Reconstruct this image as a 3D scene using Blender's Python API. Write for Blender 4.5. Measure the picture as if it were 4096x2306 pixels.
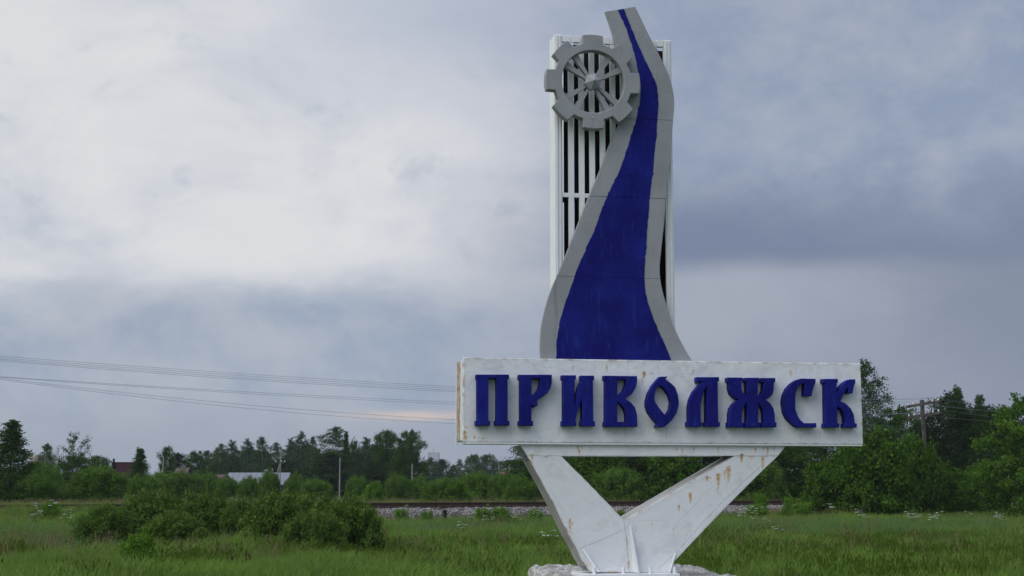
import bpy, math, random
import numpy as np
from mathutils import Vector

for o in list(bpy.data.objects):
    bpy.data.objects.remove(o, do_unlink=True)
SC = bpy.context.scene
COL = SC.collection
R = math.radians

# ------------------------------------------------------------------ camera
FPX, HY, EYE = 6000.0, 1966.0, 1.6          # focal length in photo pixels, horizon row, eye height
TH = math.atan((HY - 1153.0) / FPX)
cam_d = bpy.data.cameras.new('camera')
cam = bpy.data.objects.new('camera', cam_d)
COL.objects.link(cam)
cam.location = (0, 0, EYE)
cam.rotation_euler = (math.pi / 2 + TH, 0, 0)
cam_d.sensor_width = 36.0
cam_d.lens = 36.0 * FPX / 4096.0
cam_d.clip_start, cam_d.clip_end = 0.1, 6000.0
SC.camera = cam

# ------------------------------------------------------------------ render settings
SC.view_settings.view_transform = 'Standard'
SC.view_settings.look = 'None'
SC.view_settings.gamma = 1.0
SC.view_settings.use_curve_mapping = False
SC.view_settings.exposure = 0.0
SC.render.engine = 'CYCLES'
SC.cycles.max_bounces = 6
SC.cycles.diffuse_bounces = 3
SC.cycles.glossy_bounces = 2
SC.cycles.transmission_bounces = 3
SC.cycles.transparent_max_bounces = 4
SC.cycles.volume_bounces = 0
SC.cycles.use_denoising = True
SC.cycles.use_adaptive_sampling = True
SC.cycles.adaptive_threshold = 0.015

# ------------------------------------------------------------------ sun
SUN_EL, SUN_AZ = R(42), R(-128)             # azimuth from +Y, positive to the right: behind and left of the camera
sd = Vector((math.sin(SUN_AZ) * math.cos(SUN_EL), math.cos(SUN_AZ) * math.cos(SUN_EL), math.sin(SUN_EL)))
sun_d = bpy.data.lights.new('sun', 'SUN')
sun = bpy.data.objects.new('sun', sun_d)
COL.objects.link(sun)
sun_d.energy = 1.2
sun_d.angle = R(45)
sun_d.color = (1.0, 0.97, 0.93)
sun.rotation_euler = (-sd).to_track_quat('-Z', 'Y').to_euler()
sun.location = (-30, -20, 40)


# ------------------------------------------------------------------ node helper
class NT:
    def __init__(self, tree):
        self.t = tree

    def new(self, kind, **kw):
        n = self.t.nodes.new(kind)
        for k, v in kw.items():
            setattr(n, k, v)
        return n

    def put(self, sock, v):
        if isinstance(v, bpy.types.NodeSocket):
            self.t.links.new(v, sock)
        elif v is not None:
            if isinstance(v, tuple) and len(v) == 3 and sock.type == 'RGBA':
                v = v + (1.0,)
            sock.default_value = v

    def m(self, op, a, b=None, c=None):
        n = self.new('ShaderNodeMath', operation=op)
        self.put(n.inputs[0], a)
        self.put(n.inputs[1], b)
        self.put(n.inputs[2], c)
        return n.outputs[0]

    def add(self, a, b): return self.m('ADD', a, b)
    def sub(self, a, b): return self.m('SUBTRACT', a, b)
    def mul(self, a, b): return self.m('MULTIPLY', a, b)
    def div(self, a, b): return self.m('DIVIDE', a, b)

    def step(self, v, lo, hi, o0=0.0, o1=1.0, kind='SMOOTHSTEP'):
        n = self.new('ShaderNodeMapRange', interpolation_type=kind)
        self.put(n.inputs['Value'], v)
        n.inputs['From Min'].default_value = lo
        n.inputs['From Max'].default_value = hi
        n.inputs['To Min'].default_value = o0
        n.inputs['To Max'].default_value = o1
        return n.outputs['Result']

    def noise(self, vec, scale, detail=4.0, rough=0.55, lac=2.0, dist=0.0):
        n = self.new('ShaderNodeTexNoise')
        self.put(n.inputs['Vector'], vec)
        n.inputs['Scale'].default_value = scale
        n.inputs['Detail'].default_value = detail
        n.inputs['Roughness'].default_value = rough
        n.inputs['Lacunarity'].default_value = lac
        n.inputs['Distortion'].default_value = dist
        return n.outputs['Fac']

    def mix(self, f, a, b, blend='MIX'):
        n = self.new('ShaderNodeMix', data_type='RGBA', blend_type=blend)
        self.put(n.inputs[0], f)
        self.put(n.inputs[6], a)
        self.put(n.inputs[7], b)
        return n.outputs[2]

    def vec(self, x, y, z):
        n = self.new('ShaderNodeCombineXYZ')
        for i, v in enumerate((x, y, z)):
            self.put(n.inputs[i], v)
        return n.outputs[0]

    def xyz(self, v):
        n = self.new('ShaderNodeSeparateXYZ')
        self.put(n.inputs[0], v)
        return n.outputs

    def attr(self, name, kind='GEOMETRY'):
        n = self.new('ShaderNodeAttribute', attribute_name=name, attribute_type=kind)
        return n.outputs['Fac']

    def bump(self, h, strength, dist):
        n = self.new('ShaderNodeBump')
        self.put(n.inputs['Height'], h)
        n.inputs['Strength'].default_value = strength
        n.inputs['Distance'].default_value = dist
        return n.outputs['Normal']


# ------------------------------------------------------------------ world: overcast cloud sheets over a thin clear sky
world = bpy.data.worlds.new('World')
SC.world = world
world.use_nodes = True
wt = world.node_tree
wt.nodes.clear()
W = NT(wt)
tc = W.new('ShaderNodeTexCoord').outputs['Generated']
dx, dy, dz = W.xyz(tc)
deg = 180 / math.pi
az = W.mul(W.m('ARCTAN2', dx, dy), deg)
el = W.mul(W.m('ARCSINE', dz), deg)
elp = W.m('MAXIMUM', el, 0.0)
den = W.add(W.m('MAXIMUM', dz, 0.0), 0.16)
pl = W.vec(W.div(dx, den), W.div(dy, den), 0.0)          # cloud layer seen in perspective
nA = W.sub(W.noise(pl, 0.9, 5, 0.55), 0.5)
nB = W.sub(W.noise(pl, 2.3, 6, 0.6, dist=0.6), 0.5)
nC = W.sub(W.noise(W.vec(W.mul(dx, 6.0), W.mul(dy, 6.0), W.mul(dz, 15.0)), 1.0, 6, 0.62), 0.5)
nD = W.sub(W.noise(W.vec(W.mul(dx, 10.0), W.mul(dy, 10.0), W.mul(dz, 26.0)), 1.6, 5, 0.6, dist=0.8), 0.5)
elw = W.add(el, W.add(W.mul(nC, 5.0), W.mul(nA, 3.0)))
side = W.add(W.m('SINE', W.m('ARCTAN2', dx, dy)), W.add(W.mul(nA, 0.10), W.mul(nC, 0.14)))
nE = W.sub(W.noise(W.vec(W.mul(az, 0.13), W.mul(el, 0.17), 0.0), 1.0, 7, 0.6, dist=0.5), 0.5)
nF = W.sub(W.noise(W.vec(W.mul(az, 0.42), W.mul(el, 0.60), 3.0), 1.0, 6, 0.62, dist=0.25), 0.5)
# left: bright veil above, blue-grey bank below
veil_c = W.mix(W.step(W.add(W.mul(nE, 1.1), W.mul(nB, .5)), -0.16, 0.30), (0.755, 0.755, 0.775), (0.58, 0.61, 0.675))
up_r = W.mul(W.step(el, 12.0, 18.5), W.step(side, -0.26, -0.04))
veil_c = W.mix(W.mul(up_r, 0.85), veil_c, (0.50, 0.545, 0.645))
fleck = W.mul(W.step(W.add(nF, W.mul(nE, .5)), 0.07, 0.24), W.step(W.m('ABSOLUTE', W.sub(el, 13.0)), 7.0, 2.0))
veil_c = W.mix(W.mul(fleck, 0.5), veil_c, (0.48, 0.525, 0.61))
bank_c = W.mix(W.step(W.add(nE, W.mul(nF, .6)), -0.20, 0.24), (0.305, 0.372, 0.495), (0.445, 0.48, 0.555))
bank_c = W.mix(W.step(el, 4.2, 1.2, 0.0, .85), bank_c, (0.325, 0.37, 0.45))
left_c = W.mix(W.step(W.add(elw, W.mul(side, -2.0)), 6.2, 9.6), bank_c, veil_c)
# right: flat-based darker cloud over a paler strip
hi_c = W.mix(W.step(W.add(W.mul(nE, .9), W.mul(nF, .7)), -0.18, 0.28), (0.275, 0.335, 0.465), (0.395, 0.435, 0.53))
drk = W.step(W.add(el, W.mul(nE, 5.0)), 8.6, 13.2)
hi_c = W.mix(drk, (0.185, 0.228, 0.335), hi_c)
lo_c = W.mix(W.step(W.add(side, W.mul(nE, .25)), 0.10, 0.33), (0.365, 0.395, 0.475), (0.23, 0.265, 0.355))
lo_c = W.mix(W.step(el, 6.4, 2.2, 0.0, .7), lo_c, (0.245, 0.28, 0.37))
base_edge = W.step(W.add(el, W.add(W.mul(nA, 1.4), W.mul(nE, 1.2))), 7.9, 9.1)
right_c = W.mix(base_edge, lo_c, hi_c)
cloud = W.mix(W.step(side, -0.10, 0.13), left_c, right_c)
# slit of late light low over the far trees
ga = W.div(W.sub(az, -3.6), 2.2)
ge = W.div(W.sub(W.add(el, W.mul(nD, 0.5)), 2.85), 0.17)
glow = W.m('EXPONENT', W.mul(W.add(W.mul(ga, ga), W.mul(ge, ge)), -1.0))
cloud = W.mix(W.mul(glow, 0.6), cloud, (0.80, 0.60, 0.50))
# overcast luminance rises towards the zenith
rise = W.step(W.m('SINE', W.mul(elp, 1 / deg)), 0.36, 1.0, 1.0, 2.8, 'LINEAR')
cloud_b = W.mix(1.0, cloud, W.vec(rise, rise, rise), 'MULTIPLY')
sky = W.new('ShaderNodeTexSky', sky_type='NISHITA')
sky.sun_disc = False
sky.sun_elevation = SUN_EL
sky.sun_rotation = SUN_AZ
bg1 = W.new('ShaderNodeBackground')
bg1.inputs['Strength'].default_value = 0.08
wt.links.new(sky.outputs[0], bg1.inputs[0])
bg2 = W.new('ShaderNodeBackground')
bg2.inputs['Strength'].default_value = 1.0
wt.links.new(cloud_b, bg2.inputs[0])
ms = W.new('ShaderNodeMixShader')
ms.inputs[0].default_value = 0.95
wt.links.new(bg1.outputs[0], ms.inputs[1])
wt.links.new(bg2.outputs[0], ms.inputs[2])
wo = W.new('ShaderNodeOutputWorld')
wt.links.new(ms.outputs[0], wo.inputs[0])


# ------------------------------------------------------------------ object helpers
def tag(o, label=None, cat=None, group=None, kind=None):
    for k, v in (('label', label), ('category', cat), ('group', group), ('kind', kind)):
        if v:
            o[k] = v
    return o


def empty(name, loc, rz=0.0):
    o = bpy.data.objects.new(name, None)
    COL.objects.link(o)
    o.location = loc
    o.rotation_euler = (0, 0, rz)
    o.empty_display_size = 0.2
    return o


def link(name, me, parent=None, mat=None):
    o = bpy.data.objects.new(name, me)
    COL.objects.link(o)
    if mat is not None and len(me.materials) == 0:
        me.materials.append(mat)
    o.parent = parent
    return o


def mesh(name, V, F, mat=None, smooth=False, attrs=None):
    me = bpy.data.meshes.new(name)
    V = np.asarray(V, dtype=np.float32)
    if isinstance(F, np.ndarray):
        n, k = F.shape
        me.vertices.add(len(V))
        me.vertices.foreach_set('co', V.ravel())
        me.loops.add(n * k)
        me.loops.foreach_set('vertex_index', F.astype(np.int32).ravel())
        me.polygons.add(n)
        me.polygons.foreach_set('loop_start', np.arange(0, n * k, k, dtype=np.int32))
        me.polygons.foreach_set('loop_total', np.full(n, k, dtype=np.int32))
        me.update(calc_edges=True)
    else:
        me.from_pydata([tuple(map(float, v)) for v in V], [], F)
        me.update()
    if smooth:
        me.polygons.foreach_set('use_smooth', np.ones(len(me.polygons), dtype=bool))
    for k, a in (attrs or {}).items():
        at = me.attributes.new(k, 'FLOAT', 'POINT')
        at.data.foreach_set('value', np.asarray(a, dtype=np.float32).ravel())
    if mat:
        me.materials.append(mat)
    return me


BOXF = [(0, 3, 2, 1), (4, 5, 6, 7), (0, 1, 5, 4), (1, 2, 6, 5), (2, 3, 7, 6), (3, 0, 4, 7)]


def boxv(x0, x1, y0, y1, z0, z1):
    return [(x0, y0, z0), (x1, y0, z0), (x1, y1, z0), (x0, y1, z0), (x0, y0, z1), (x1, y0, z1), (x1, y1, z1), (x0, y1, z1)]


def box(name, b, mat, parent=None, bevel=0.0):
    me = mesh(name, boxv(*b), BOXF, mat)
    o = link(name, me, parent)
    if bevel:
        md = o.modifiers.new('bevel', 'BEVEL')
        md.width = bevel
        md.segments = 1
    return o


def tube(pts, rad, sides=6, cap=True):
    pts = np.asarray(pts, float)
    rad = np.broadcast_to(np.asarray(rad, float), (len(pts),))
    d = np.gradient(pts, axis=0)
    d /= np.linalg.norm(d, axis=1)[:, None] + 1e-9
    ref = np.where(np.abs(d[:, 2:3]) > 0.9, np.array([[1., 0, 0]]), np.array([[0., 0, 1]]))
    a = np.cross(d, ref)
    a /= np.linalg.norm(a, axis=1)[:, None] + 1e-9
    b = np.cross(d, a)
    ang = np.arange(sides) * 2 * math.pi / sides
    V = pts[:, None, :] + rad[:, None, None] * (np.cos(ang)[None, :, None] * a[:, None, :] + np.sin(ang)[None, :, None] * b[:, None, :])
    n = len(pts)
    i, j = np.meshgrid(np.arange(n - 1), np.arange(sides), indexing='ij')
    j2 = (j + 1) % sides
    F = np.stack([i * sides + j, i * sides + j2, (i + 1) * sides + j2, (i + 1) * sides + j], -1).reshape(-1, 4)
    return V.reshape(-1, 3), F


def merge(parts):
    Vs, Fs, off = [], [], 0
    for V, F in parts:
        Vs.append(V)
        Fs.append(F + off)
        off += len(V)
    return np.concatenate(Vs), np.concatenate(Fs)


_rs = np.random.RandomState(7)
_LAT = _rs.rand(256, 256)


def vnoise(x, y):
    x, y = np.asarray(x, float), np.asarray(y, float)
    xi, yi = np.floor(x).astype(int), np.floor(y).astype(int)
    fx, fy = x - xi, y - yi
    fx, fy = fx * fx * (3 - 2 * fx), fy * fy * (3 - 2 * fy)
    g = lambda a, b: _LAT[a % 256, b % 256]
    return (g(xi, yi) * (1 - fx) + g(xi + 1, yi) * fx) * (1 - fy) + (g(xi, yi + 1) * (1 - fx) + g(xi + 1, yi + 1) * fx) * fy


def fbm(x, y, o=4, gain=0.5):
    s, a, t = 0, 1, 0
    for k in range(o):
        s = s + a * vnoise(x * 2 ** k + 17.3 * k, y * 2 ** k + 9.1 * k)
        t += a
        a *= gain
    return s / t


# ------------------------------------------------------------------ materials
def new_mat(name):
    m = bpy.data.materials.new(name)
    m.use_nodes = True
    m.node_tree.nodes.clear()
    T = NT(m.node_tree)
    out = T.new('ShaderNodeOutputMaterial')
    return m, T, out


def principled(T, out, col, rough=0.7, normal=None, metal=0.0, spec=0.3):
    b = T.new('ShaderNodeBsdfPrincipled')
    T.put(b.inputs['Base Color'], col)
    T.put(b.inputs['Roughness'], rough)
    b.inputs['Metallic'].default_value = metal
    b.inputs['Specular IOR Level'].default_value = spec
    if normal is not None:
        T.put(b.inputs['Normal'], normal)
    T.t.links.new(b.outputs[0], out.inputs[0])
    return b


def mat_simple(name, c1, c2, scale=6.0, rough=0.75, bump=0.3, bdist=0.01, spec=0.25, metal=0.0, detail=5):
    m, T, out = new_mat(name)
    p = T.new('ShaderNodeTexCoord').outputs['Object']
    n = T.noise(p, scale, detail, 0.6)
    n2 = T.noise(p, scale * 6, 4, 0.6)
    col = T.mix(T.step(n, 0.3, 0.7), c1, c2)
    principled(T, out, col, rough, T.bump(n2, bump, bdist), metal, spec)
    return m


def mat_white_paint(name, rusty=True):
    m, T, out = new_mat(name)
    p = T.new('ShaderNodeTexCoord').outputs['Object']
    big = T.noise(p, 3.5, 6, 0.65)
    fine = T.noise(p, 16, 6, 0.65, dist=0.4)
    fine2 = T.noise(p, 60, 4, 0.6)
    col = T.mix(T.step(big, 0.3, 0.72), (0.775, 0.80, 0.815), (0.735, 0.765, 0.785))
    col = T.mix(T.step(fine, 0.64, 0.80, 0, .22), col, (0.52, 0.53, 0.53))
    crack = T.m('ABSOLUTE', T.sub(T.noise(p, 7, 5, 0.6, dist=1.2), 0.5))
    col = T.mix(T.step(crack, 0.012, 0.0, 0, .12), col, (0.40, 0.40, 0.40))
    if rusty:
        ru = T.attr('rust')
        rn = T.mul(ru, T.step(T.noise(p, 38, 4, 0.6), 0.25, 0.62, 0.35, 1.25))
        col = T.mix(T.step(rn, 0.10, 0.80, 0, .78), col, (0.56, 0.34, 0.11))
        col = T.mix(T.step(rn, 0.85, 1.35, 0, .8), col, (0.27, 0.10, 0.03))
        gr = T.attr('grime')
        col = T.mix(T.mul(gr, 0.75), col, (0.20, 0.20, 0.19))
    h = T.add(T.mul(fine, 0.7), T.mul(fine2, 0.3))
    h = T.add(h, T.step(crack, 0.02, 0.0, 0, -0.25))
    principled(T, out, col, 0.62, T.bump(h, 0.32, 0.012), 0, 0.22)
    return m


def mat_blue(name):
    m, T, out = new_mat(name)
    p = T.new('ShaderNodeTexCoord').outputs['Object']
    n = T.noise(p, 2.2, 5, 0.62)
    st = T.noise(T.vec(T.mul(T.xyz(p)[0], 9.0), T.xyz(p)[1], T.mul(T.xyz(p)[2], 1.6)), 2.0, 4, 0.6)
    n2 = T.noise(p, 45, 4, 0.65)
    col = T.mix(T.step(n, 0.35, 0.72), (0.0060, 0.0068, 0.130), (0.0100, 0.017, 0.215))
    col = T.mix(T.step(st, 0.54, 0.74, 0, .75), col, (0.017, 0.036, 0.235))
    ch = T.noise(p, 30, 3, 0.7)
    col = T.mix(T.step(ch, 0.755, 0.78, 0, .8), col, (0.45, 0.46, 0.50))
    col = T.mix(T.step(T.noise(p, 5, 6, 0.7), 0.60, 0.80, 0, .45), col, (0.022, 0.024, 0.10))
    principled(T, out, col, 0.7, T.bump(n2, 0.5, 0.012), 0, 0.12)
    return m


def mat_grey(name):
    m, T, out = new_mat(name)
    p = T.new('ShaderNodeTexCoord').outputs['Object']
    n = T.noise(p, 1.8, 6, 0.62)
    n2 = T.noise(p, 34, 5, 0.65)
    n3 = T.noise(p, 9, 6, 0.7)
    col = T.mix(T.step(n, 0.3, 0.7), (0.325, 0.34, 0.355), (0.265, 0.278, 0.29))
    col = T.mix(T.step(n3, 0.60, 0.78, 0, .55), col, (0.15, 0.15, 0.15))
    col = T.mix(T.step(n3, 0.40, 0.27, 0, .35), col, (0.37, 0.38, 0.385))
    pz = T.xyz(p)
    run = T.noise(T.vec(T.mul(pz[0], 7.0), pz[1], T.mul(pz[2], .7)), 1.6, 5, 0.65)
    col = T.mix(T.step(run, 0.55, 0.75, 0, .5), col, (0.17, 0.168, 0.165))
    principled(T, out, col, 0.72, T.bump(n2, 0.4, 0.010), 0, 0.2)
    return m


def mat_leaf(name, c_dark, c_light, c_alt, trans=0.2):
    m, T, out = new_mat(name)
    t = T.attr('tint')
    oi = T.new('ShaderNodeObjectInfo')
    col = T.mix(T.step(t, 0.0, 1.0), c_dark, c_light)
    col = T.mix(T.step(oi.outputs['Random'], 0.0, 1.0, 0, .55), col, c_alt)
    d = T.new('ShaderNodeBsdfDiffuse')
    T.put(d.inputs[0], col)
    tr = T.new('ShaderNodeBsdfTranslucent')
    T.put(tr.inputs[0], T.mix(0.5, col, c_light))
    mx = T.new('ShaderNodeMixShader')
    mx.inputs[0].default_value = trans
    T.t.links.new(d.outputs[0], mx.inputs[1])
    T.t.links.new(tr.outputs[0], mx.inputs[2])
    T.t.links.new(mx.outputs[0], out.inputs[0])
    return m


def mat_grass(name, c1, c2, c3, patch=0.16):
    m, T, out = new_mat(name)
    t = T.attr('tint')
    oi = T.new('ShaderNodeObjectInfo')
    loc = oi.outputs['Location']
    pn = T.noise(loc, patch, 4, 0.6)
    col = T.mix(T.step(pn, 0.36, 0.66), c1, c2)
    col = T.mix(T.step(oi.outputs['Random'], 0.5, 1.0, 0, .7), col, c3)
    col = T.mix(T.mul(t, 0.35), col, c3)
    d = T.new('ShaderNodeBsdfDiffuse')
    T.put(d.inputs[0], col)
    tr = T.new('ShaderNodeBsdfTranslucent')
    T.put(tr.inputs[0], col)
    mx = T.new('ShaderNodeMixShader')
    mx.inputs[0].default_value = 0.42
    T.t.links.new(d.outputs[0], mx.inputs[1])
    T.t.links.new(tr.outputs[0], mx.inputs[2])
    T.t.links.new(mx.outputs[0], out.inputs[0])
    return m


M_WHITE = mat_white_paint('white_paint_rusted')
M_WHITE2 = mat_white_paint('white_paint', False)
M_BLUE = mat_blue('blue_paint')
M_RUSTEDGE = mat_simple('rust_stained_edge', (0.52, 0.50, 0.45), (0.24, 0.15, 0.08), 9, 0.85, 0.4, 0.01, 0.1)
M_SIDE = mat_simple('dirty_shaded_side_paint', (0.36, 0.355, 0.335), (0.46, 0.455, 0.44), 4, 0.8, 0.3, 0.01, 0.2)  # dirt and the shade under the board are both put into this grey
M_GREY = mat_grey('grey_painted_concrete')
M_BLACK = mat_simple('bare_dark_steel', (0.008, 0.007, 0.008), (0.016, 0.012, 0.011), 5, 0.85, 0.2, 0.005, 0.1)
M_INNER = mat_simple('unpainted_steel', (0.05, 0.035, 0.028), (0.10, 0.07, 0.05), 6, 0.85, 0.3, 0.005, 0.1)
M_BARK = mat_simple('brown_bark', (0.035, 0.027, 0.02), (0.075, 0.06, 0.045), 3, 0.95, 0.6, 0.02, 0.1)
M_BIRCH = mat_simple('pale_birch_bark', (0.36, 0.35, 0.32), (0.12, 0.11, 0.10), 2.5, 0.9, 0.4, 0.02, 0.1)
M_WOOD = mat_simple('weathered_pole_wood', (0.050, 0.046, 0.044), (0.095, 0.088, 0.083), 3, 0.95, 0.6, 0.01, 0.1)
M_TAR = mat_simple('tarred_wood', (0.010, 0.009, 0.009), (0.022, 0.019, 0.017), 6, 0.9, 0.5, 0.01, 0.15)
M_CONC = mat_simple('grey_concrete_pole', (0.21, 0.205, 0.20), (0.29, 0.283, 0.27), 2, 0.9, 0.3, 0.01, 0.15)
M_RAIL = mat_simple('rusted_rail', (0.045, 0.027, 0.021), (0.075, 0.043, 0.03), 4, 0.75, 0.3, 0.004, 0.3)
M_SLEEP = mat_simple('sleeper_wood', (0.035, 0.028, 0.025), (0.06, 0.05, 0.045), 5, 0.95, 0.5, 0.01, 0.1)
M_WIRE = mat_simple('wire_metal', (0.17, 0.175, 0.20), (0.20, 0.205, 0.23), 5, 0.6, 0.0, 0.001, 0.3)
M_PORC = mat_simple('white_porcelain', (0.75, 0.75, 0.74), (0.65, 0.65, 0.64), 5, 0.3, 0.0, 0.001, 0.5)


# ------------------------------------------------------------------ photo geometry: rays and places
def ray(px, py):
    a, b = (np.asarray(px, float) - 2048) / FPX, (1153 - np.asarray(py, float)) / FPX
    return np.stack([a, math.cos(TH) - b * math.sin(TH), math.sin(TH) + b * math.cos(TH)], -1)


def spot(px, Y):
    """world X of photo column px at distance Y (taken on the horizon row)"""
    d = ray(px, HY)
    return float(d[0] / d[1] * Y)


def height(py, Y):
    d = ray(2048, py)
    return float(EYE + d[2] / d[1] * Y)


def sdist(X, Y):
    """perpendicular distance to the near rail, positive on the viewer's side"""
    return 0.6 * np.asarray(X) - 0.8 * (np.asarray(Y) - 82.5)


def sm(x, a, b):
    t = np.clip((np.asarray(x, float) - a) / (b - a), 0, 1)
    return t * t * (3 - 2 * t)


def gz(X, Y):
    s = sdist(X, Y)
    base = 0.08 + 0.5 * sm(s, 3.0, -5.0)
    base = base + 0.60 * sm(np.asarray(X), -6.0, -15.0) * sm(s, 0.6, 2.4) * sm(s, 18.0, 5.0)
    return base + 0.10 * (fbm(np.asarray(X) * 0.11 + 50, np.asarray(Y) * 0.11 + 50, 3) - 0.5)


# ------------------------------------------------------------------ ground
gx = np.unique(np.concatenate([np.linspace(-880, -120, 9), np.linspace(-120, -45, 16), np.linspace(-45, 60, 106), np.linspace(60, 140, 17), np.linspace(140, 880, 9)]))
gy = np.unique(np.concatenate([np.linspace(-55, -10, 4), np.linspace(-10, 130, 141), np.linspace(130, 300, 18), np.linspace(300, 1090, 10)]))
GX, GY = np.meshgrid(gx, gy)
GZ = gz(GX, GY)
nx, ny = len(gx), len(gy)
i, j = np.meshgrid(np.arange(ny - 1), np.arange(nx - 1), indexing='ij')
F = np.stack([i * nx + j, i * nx + j + 1, (i + 1) * nx + j + 1, (i + 1) * nx + j], -1).reshape(-1, 4)
m, T, out = new_mat('meadow_soil')
p = T.new('ShaderNodeTexCoord').outputs['Object']
c = T.mix(T.step(T.noise(p, 0.12, 5, 0.6), 0.35, 0.65), (0.050, 0.085, 0.024), (0.075, 0.095, 0.034))
c = T.mix(T.step(T.noise(p, 1.5, 5, 0.6), 0.5, 0.75, 0, .6), c, (0.060, 0.052, 0.028))
principled(T, out, c, 0.95, T.bump(T.noise(p, 3, 5, 0.7), 0.8, 0.1), 0, 0.05)
g = link('meadow_ground', mesh('meadow_ground', np.stack([GX, GY, GZ], -1).reshape(-1, 3), F, m, True))
tag(g, kind='structure')

# ------------------------------------------------------------------ scatter by geometry nodes (grass, gravel)
def src_collection(name, meshes):
    c = bpy.data.collections.new(name)
    for k, me in enumerate(meshes):
        c.objects.link(bpy.data.objects.new('%s_%02d' % (name, k), me))
    return c


def scatter(name, coll, nvar, P, scale, rng, label, cat, tilt=0.12):
    n = len(P)
    me = bpy.data.meshes.new(name)
    me.vertices.add(n)
    me.vertices.foreach_set('co', np.asarray(P, np.float32).ravel())
    a = me.attributes.new('vidx', 'INT', 'POINT')
    a.data.foreach_set('value', rng.randint(0, nvar, n).astype(np.int32))
    a = me.attributes.new('vscale', 'FLOAT', 'POINT')
    a.data.foreach_set('value', np.asarray(scale, np.float32))
    a = me.attributes.new('vrot', 'FLOAT_VECTOR', 'POINT')
    rot = np.stack([rng.normal(0, tilt, n), rng.normal(0, tilt, n), rng.rand(n) * 6.283], -1).astype(np.float32)
    a.data.foreach_set('vector', rot.ravel())
    o = link(name, me)
    ng = bpy.data.node_groups.new(name, 'GeometryNodeTree')
    ng.interface.new_socket('Geometry', in_out='INPUT', socket_type='NodeSocketGeometry')
    ng.interface.new_socket('Geometry', in_out='OUTPUT', socket_type='NodeSocketGeometry')
    N, L = ng.nodes, ng.links
    gi, go = N.new('NodeGroupInput'), N.new('NodeGroupOutput')
    ci = N.new('GeometryNodeCollectionInfo')
    ci.inputs['Collection'].default_value = coll
    ci.inputs['Separate Children'].default_value = True
    ci.inputs['Reset Children'].default_value = True
    ip = N.new('GeometryNodeInstanceOnPoints')
    ip.inputs['Pick Instance'].default_value = True

    def na(nm, ty):
        q = N.new('GeometryNodeInputNamedAttribute')
        q.data_type = ty
        q.inputs['Name'].default_value = nm
        return [s for s in q.outputs if s.enabled and s.name == 'Attribute'][0]
    L.new(gi.outputs[0], ip.inputs['Points'])
    L.new(ci.outputs[0], ip.inputs['Instance'])
    L.new(na('vidx', 'INT'), ip.inputs['Instance Index'])
    L.new(na('vrot', 'FLOAT_VECTOR'), ip.inputs['Rotation'])
    L.new(na('vscale', 'FLOAT'), ip.inputs['Scale'])
    L.new(ip.outputs[0], go.inputs[0])
    md = o.modifiers.new('scatter', 'NODES')
    md.node_group = ng
    tag(o, label, cat, kind='stuff')
    return o


def blade_tuft(seed, n, rad, h0, h1, w, lean, heads=None):
    """grass blades as two-segment ribbons; heads: (length, width) of a seed head on each stem"""
    r = np.random.RandomState(seed)
    V, F, tint = [], [], []

    def ribbon(p0, p1, p2, wd, w0, w1, w2, t):
        k = len(V)
        for p, ww in ((p0, w0), (p1, w1), (p2, w2)):
            V.append(p - wd * ww * .5)
            V.append(p + wd * ww * .5)
            tint.append(t)
            tint.append(t)
        F.append((k, k + 1, k + 3, k + 2))
        F.append((k + 2, k + 3, k + 5, k + 4))
    for _ in range(n):
        a = r.rand() * 6.283
        q = rad * math.sqrt(r.rand())
        p0 = np.array([q * math.cos(a), q * math.sin(a), -0.03])
        h = r.uniform(h0, h1)
        b = r.rand() * 6.283
        ln = lean * r.uniform(.3, 1.2) * h
        d = np.array([math.cos(b), math.sin(b), 0])
        p1 = p0 + d * ln * .3 + np.array([0, 0, h * .6])
        p2 = p0 + d * ln + np.array([0, 0, h * (1 - .25 * lean)])
        wd = np.array([-math.sin(b + r.uniform(-.6, .6)), math.cos(b), 0])
        ww = w * r.uniform(.7, 1.3)
        ribbon(p0, p1, p2, wd, ww, ww * .8, ww * .12, r.rand())
        if heads and r.rand() < heads[2]:
            for e in range(3):
                an = r.rand() * 3.14
                wh = np.array([math.cos(an), math.sin(an), 0])
                s = np.array([0, 0, heads[0]])
                ribbon(p2 - s * .6, p2, p2 + s * .5, wh, heads[1] * .4, heads[1], heads[1] * .2, 1.0 + r.rand())
    return np.array(V), np.array(F), np.array(tint)


def tuft_set(name, mat, k, *args, **kw):
    ms = []
    for q in range(k):
        V, F, t = blade_tuft(q * 31 + len(name), *args, **kw)
        ms.append(mesh('%s_%d' % (name, q), V, F, mat, False, {'tint': t}))
    return src_collection(name, ms)


rng = np.random.RandomState(11)
G_GREEN = mat_grass('meadow_grass_green', (0.142, 0.262, 0.042), (0.088, 0.150, 0.031), (0.170, 0.222, 0.062), 0.26)
G_BLUE = mat_grass('reed_grass_bluish', (0.1000, 0.2035, 0.0700), (0.1063, 0.1903, 0.0580), (0.1438, 0.2100, 0.0800))
G_DRY = mat_grass('dry_grass_straw', (0.2375, 0.2, 0.1), (0.2, 0.15, 0.085), (0.2937, 0.2438, 0.1375))
G_OLIVE = mat_grass('weed_olive', (0.1024, 0.1522, 0.0211), (0.1265, 0.1256, 0.0259), (0.0904, 0.1719, 0.0243))
G_PINK = mat_grass('flowering_grass_mauve', (0.200, 0.150, 0.140), (0.180, 0.165, 0.125), (0.220, 0.180, 0.155))
G_SORREL = mat_grass('sorrel_brown', (0.060, 0.034, 0.020), (0.045, 0.040, 0.016), (0.070, 0.030, 0.022))
C_GREEN = tuft_set('tuft_green', G_GREEN, 6, 16, 0.16, 0.18, 0.42, 0.014, 0.65)
C_BLUE = tuft_set('tuft_blue', G_BLUE, 5, 14, 0.16, 0.35, 0.66, 0.015, 0.35)
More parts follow.
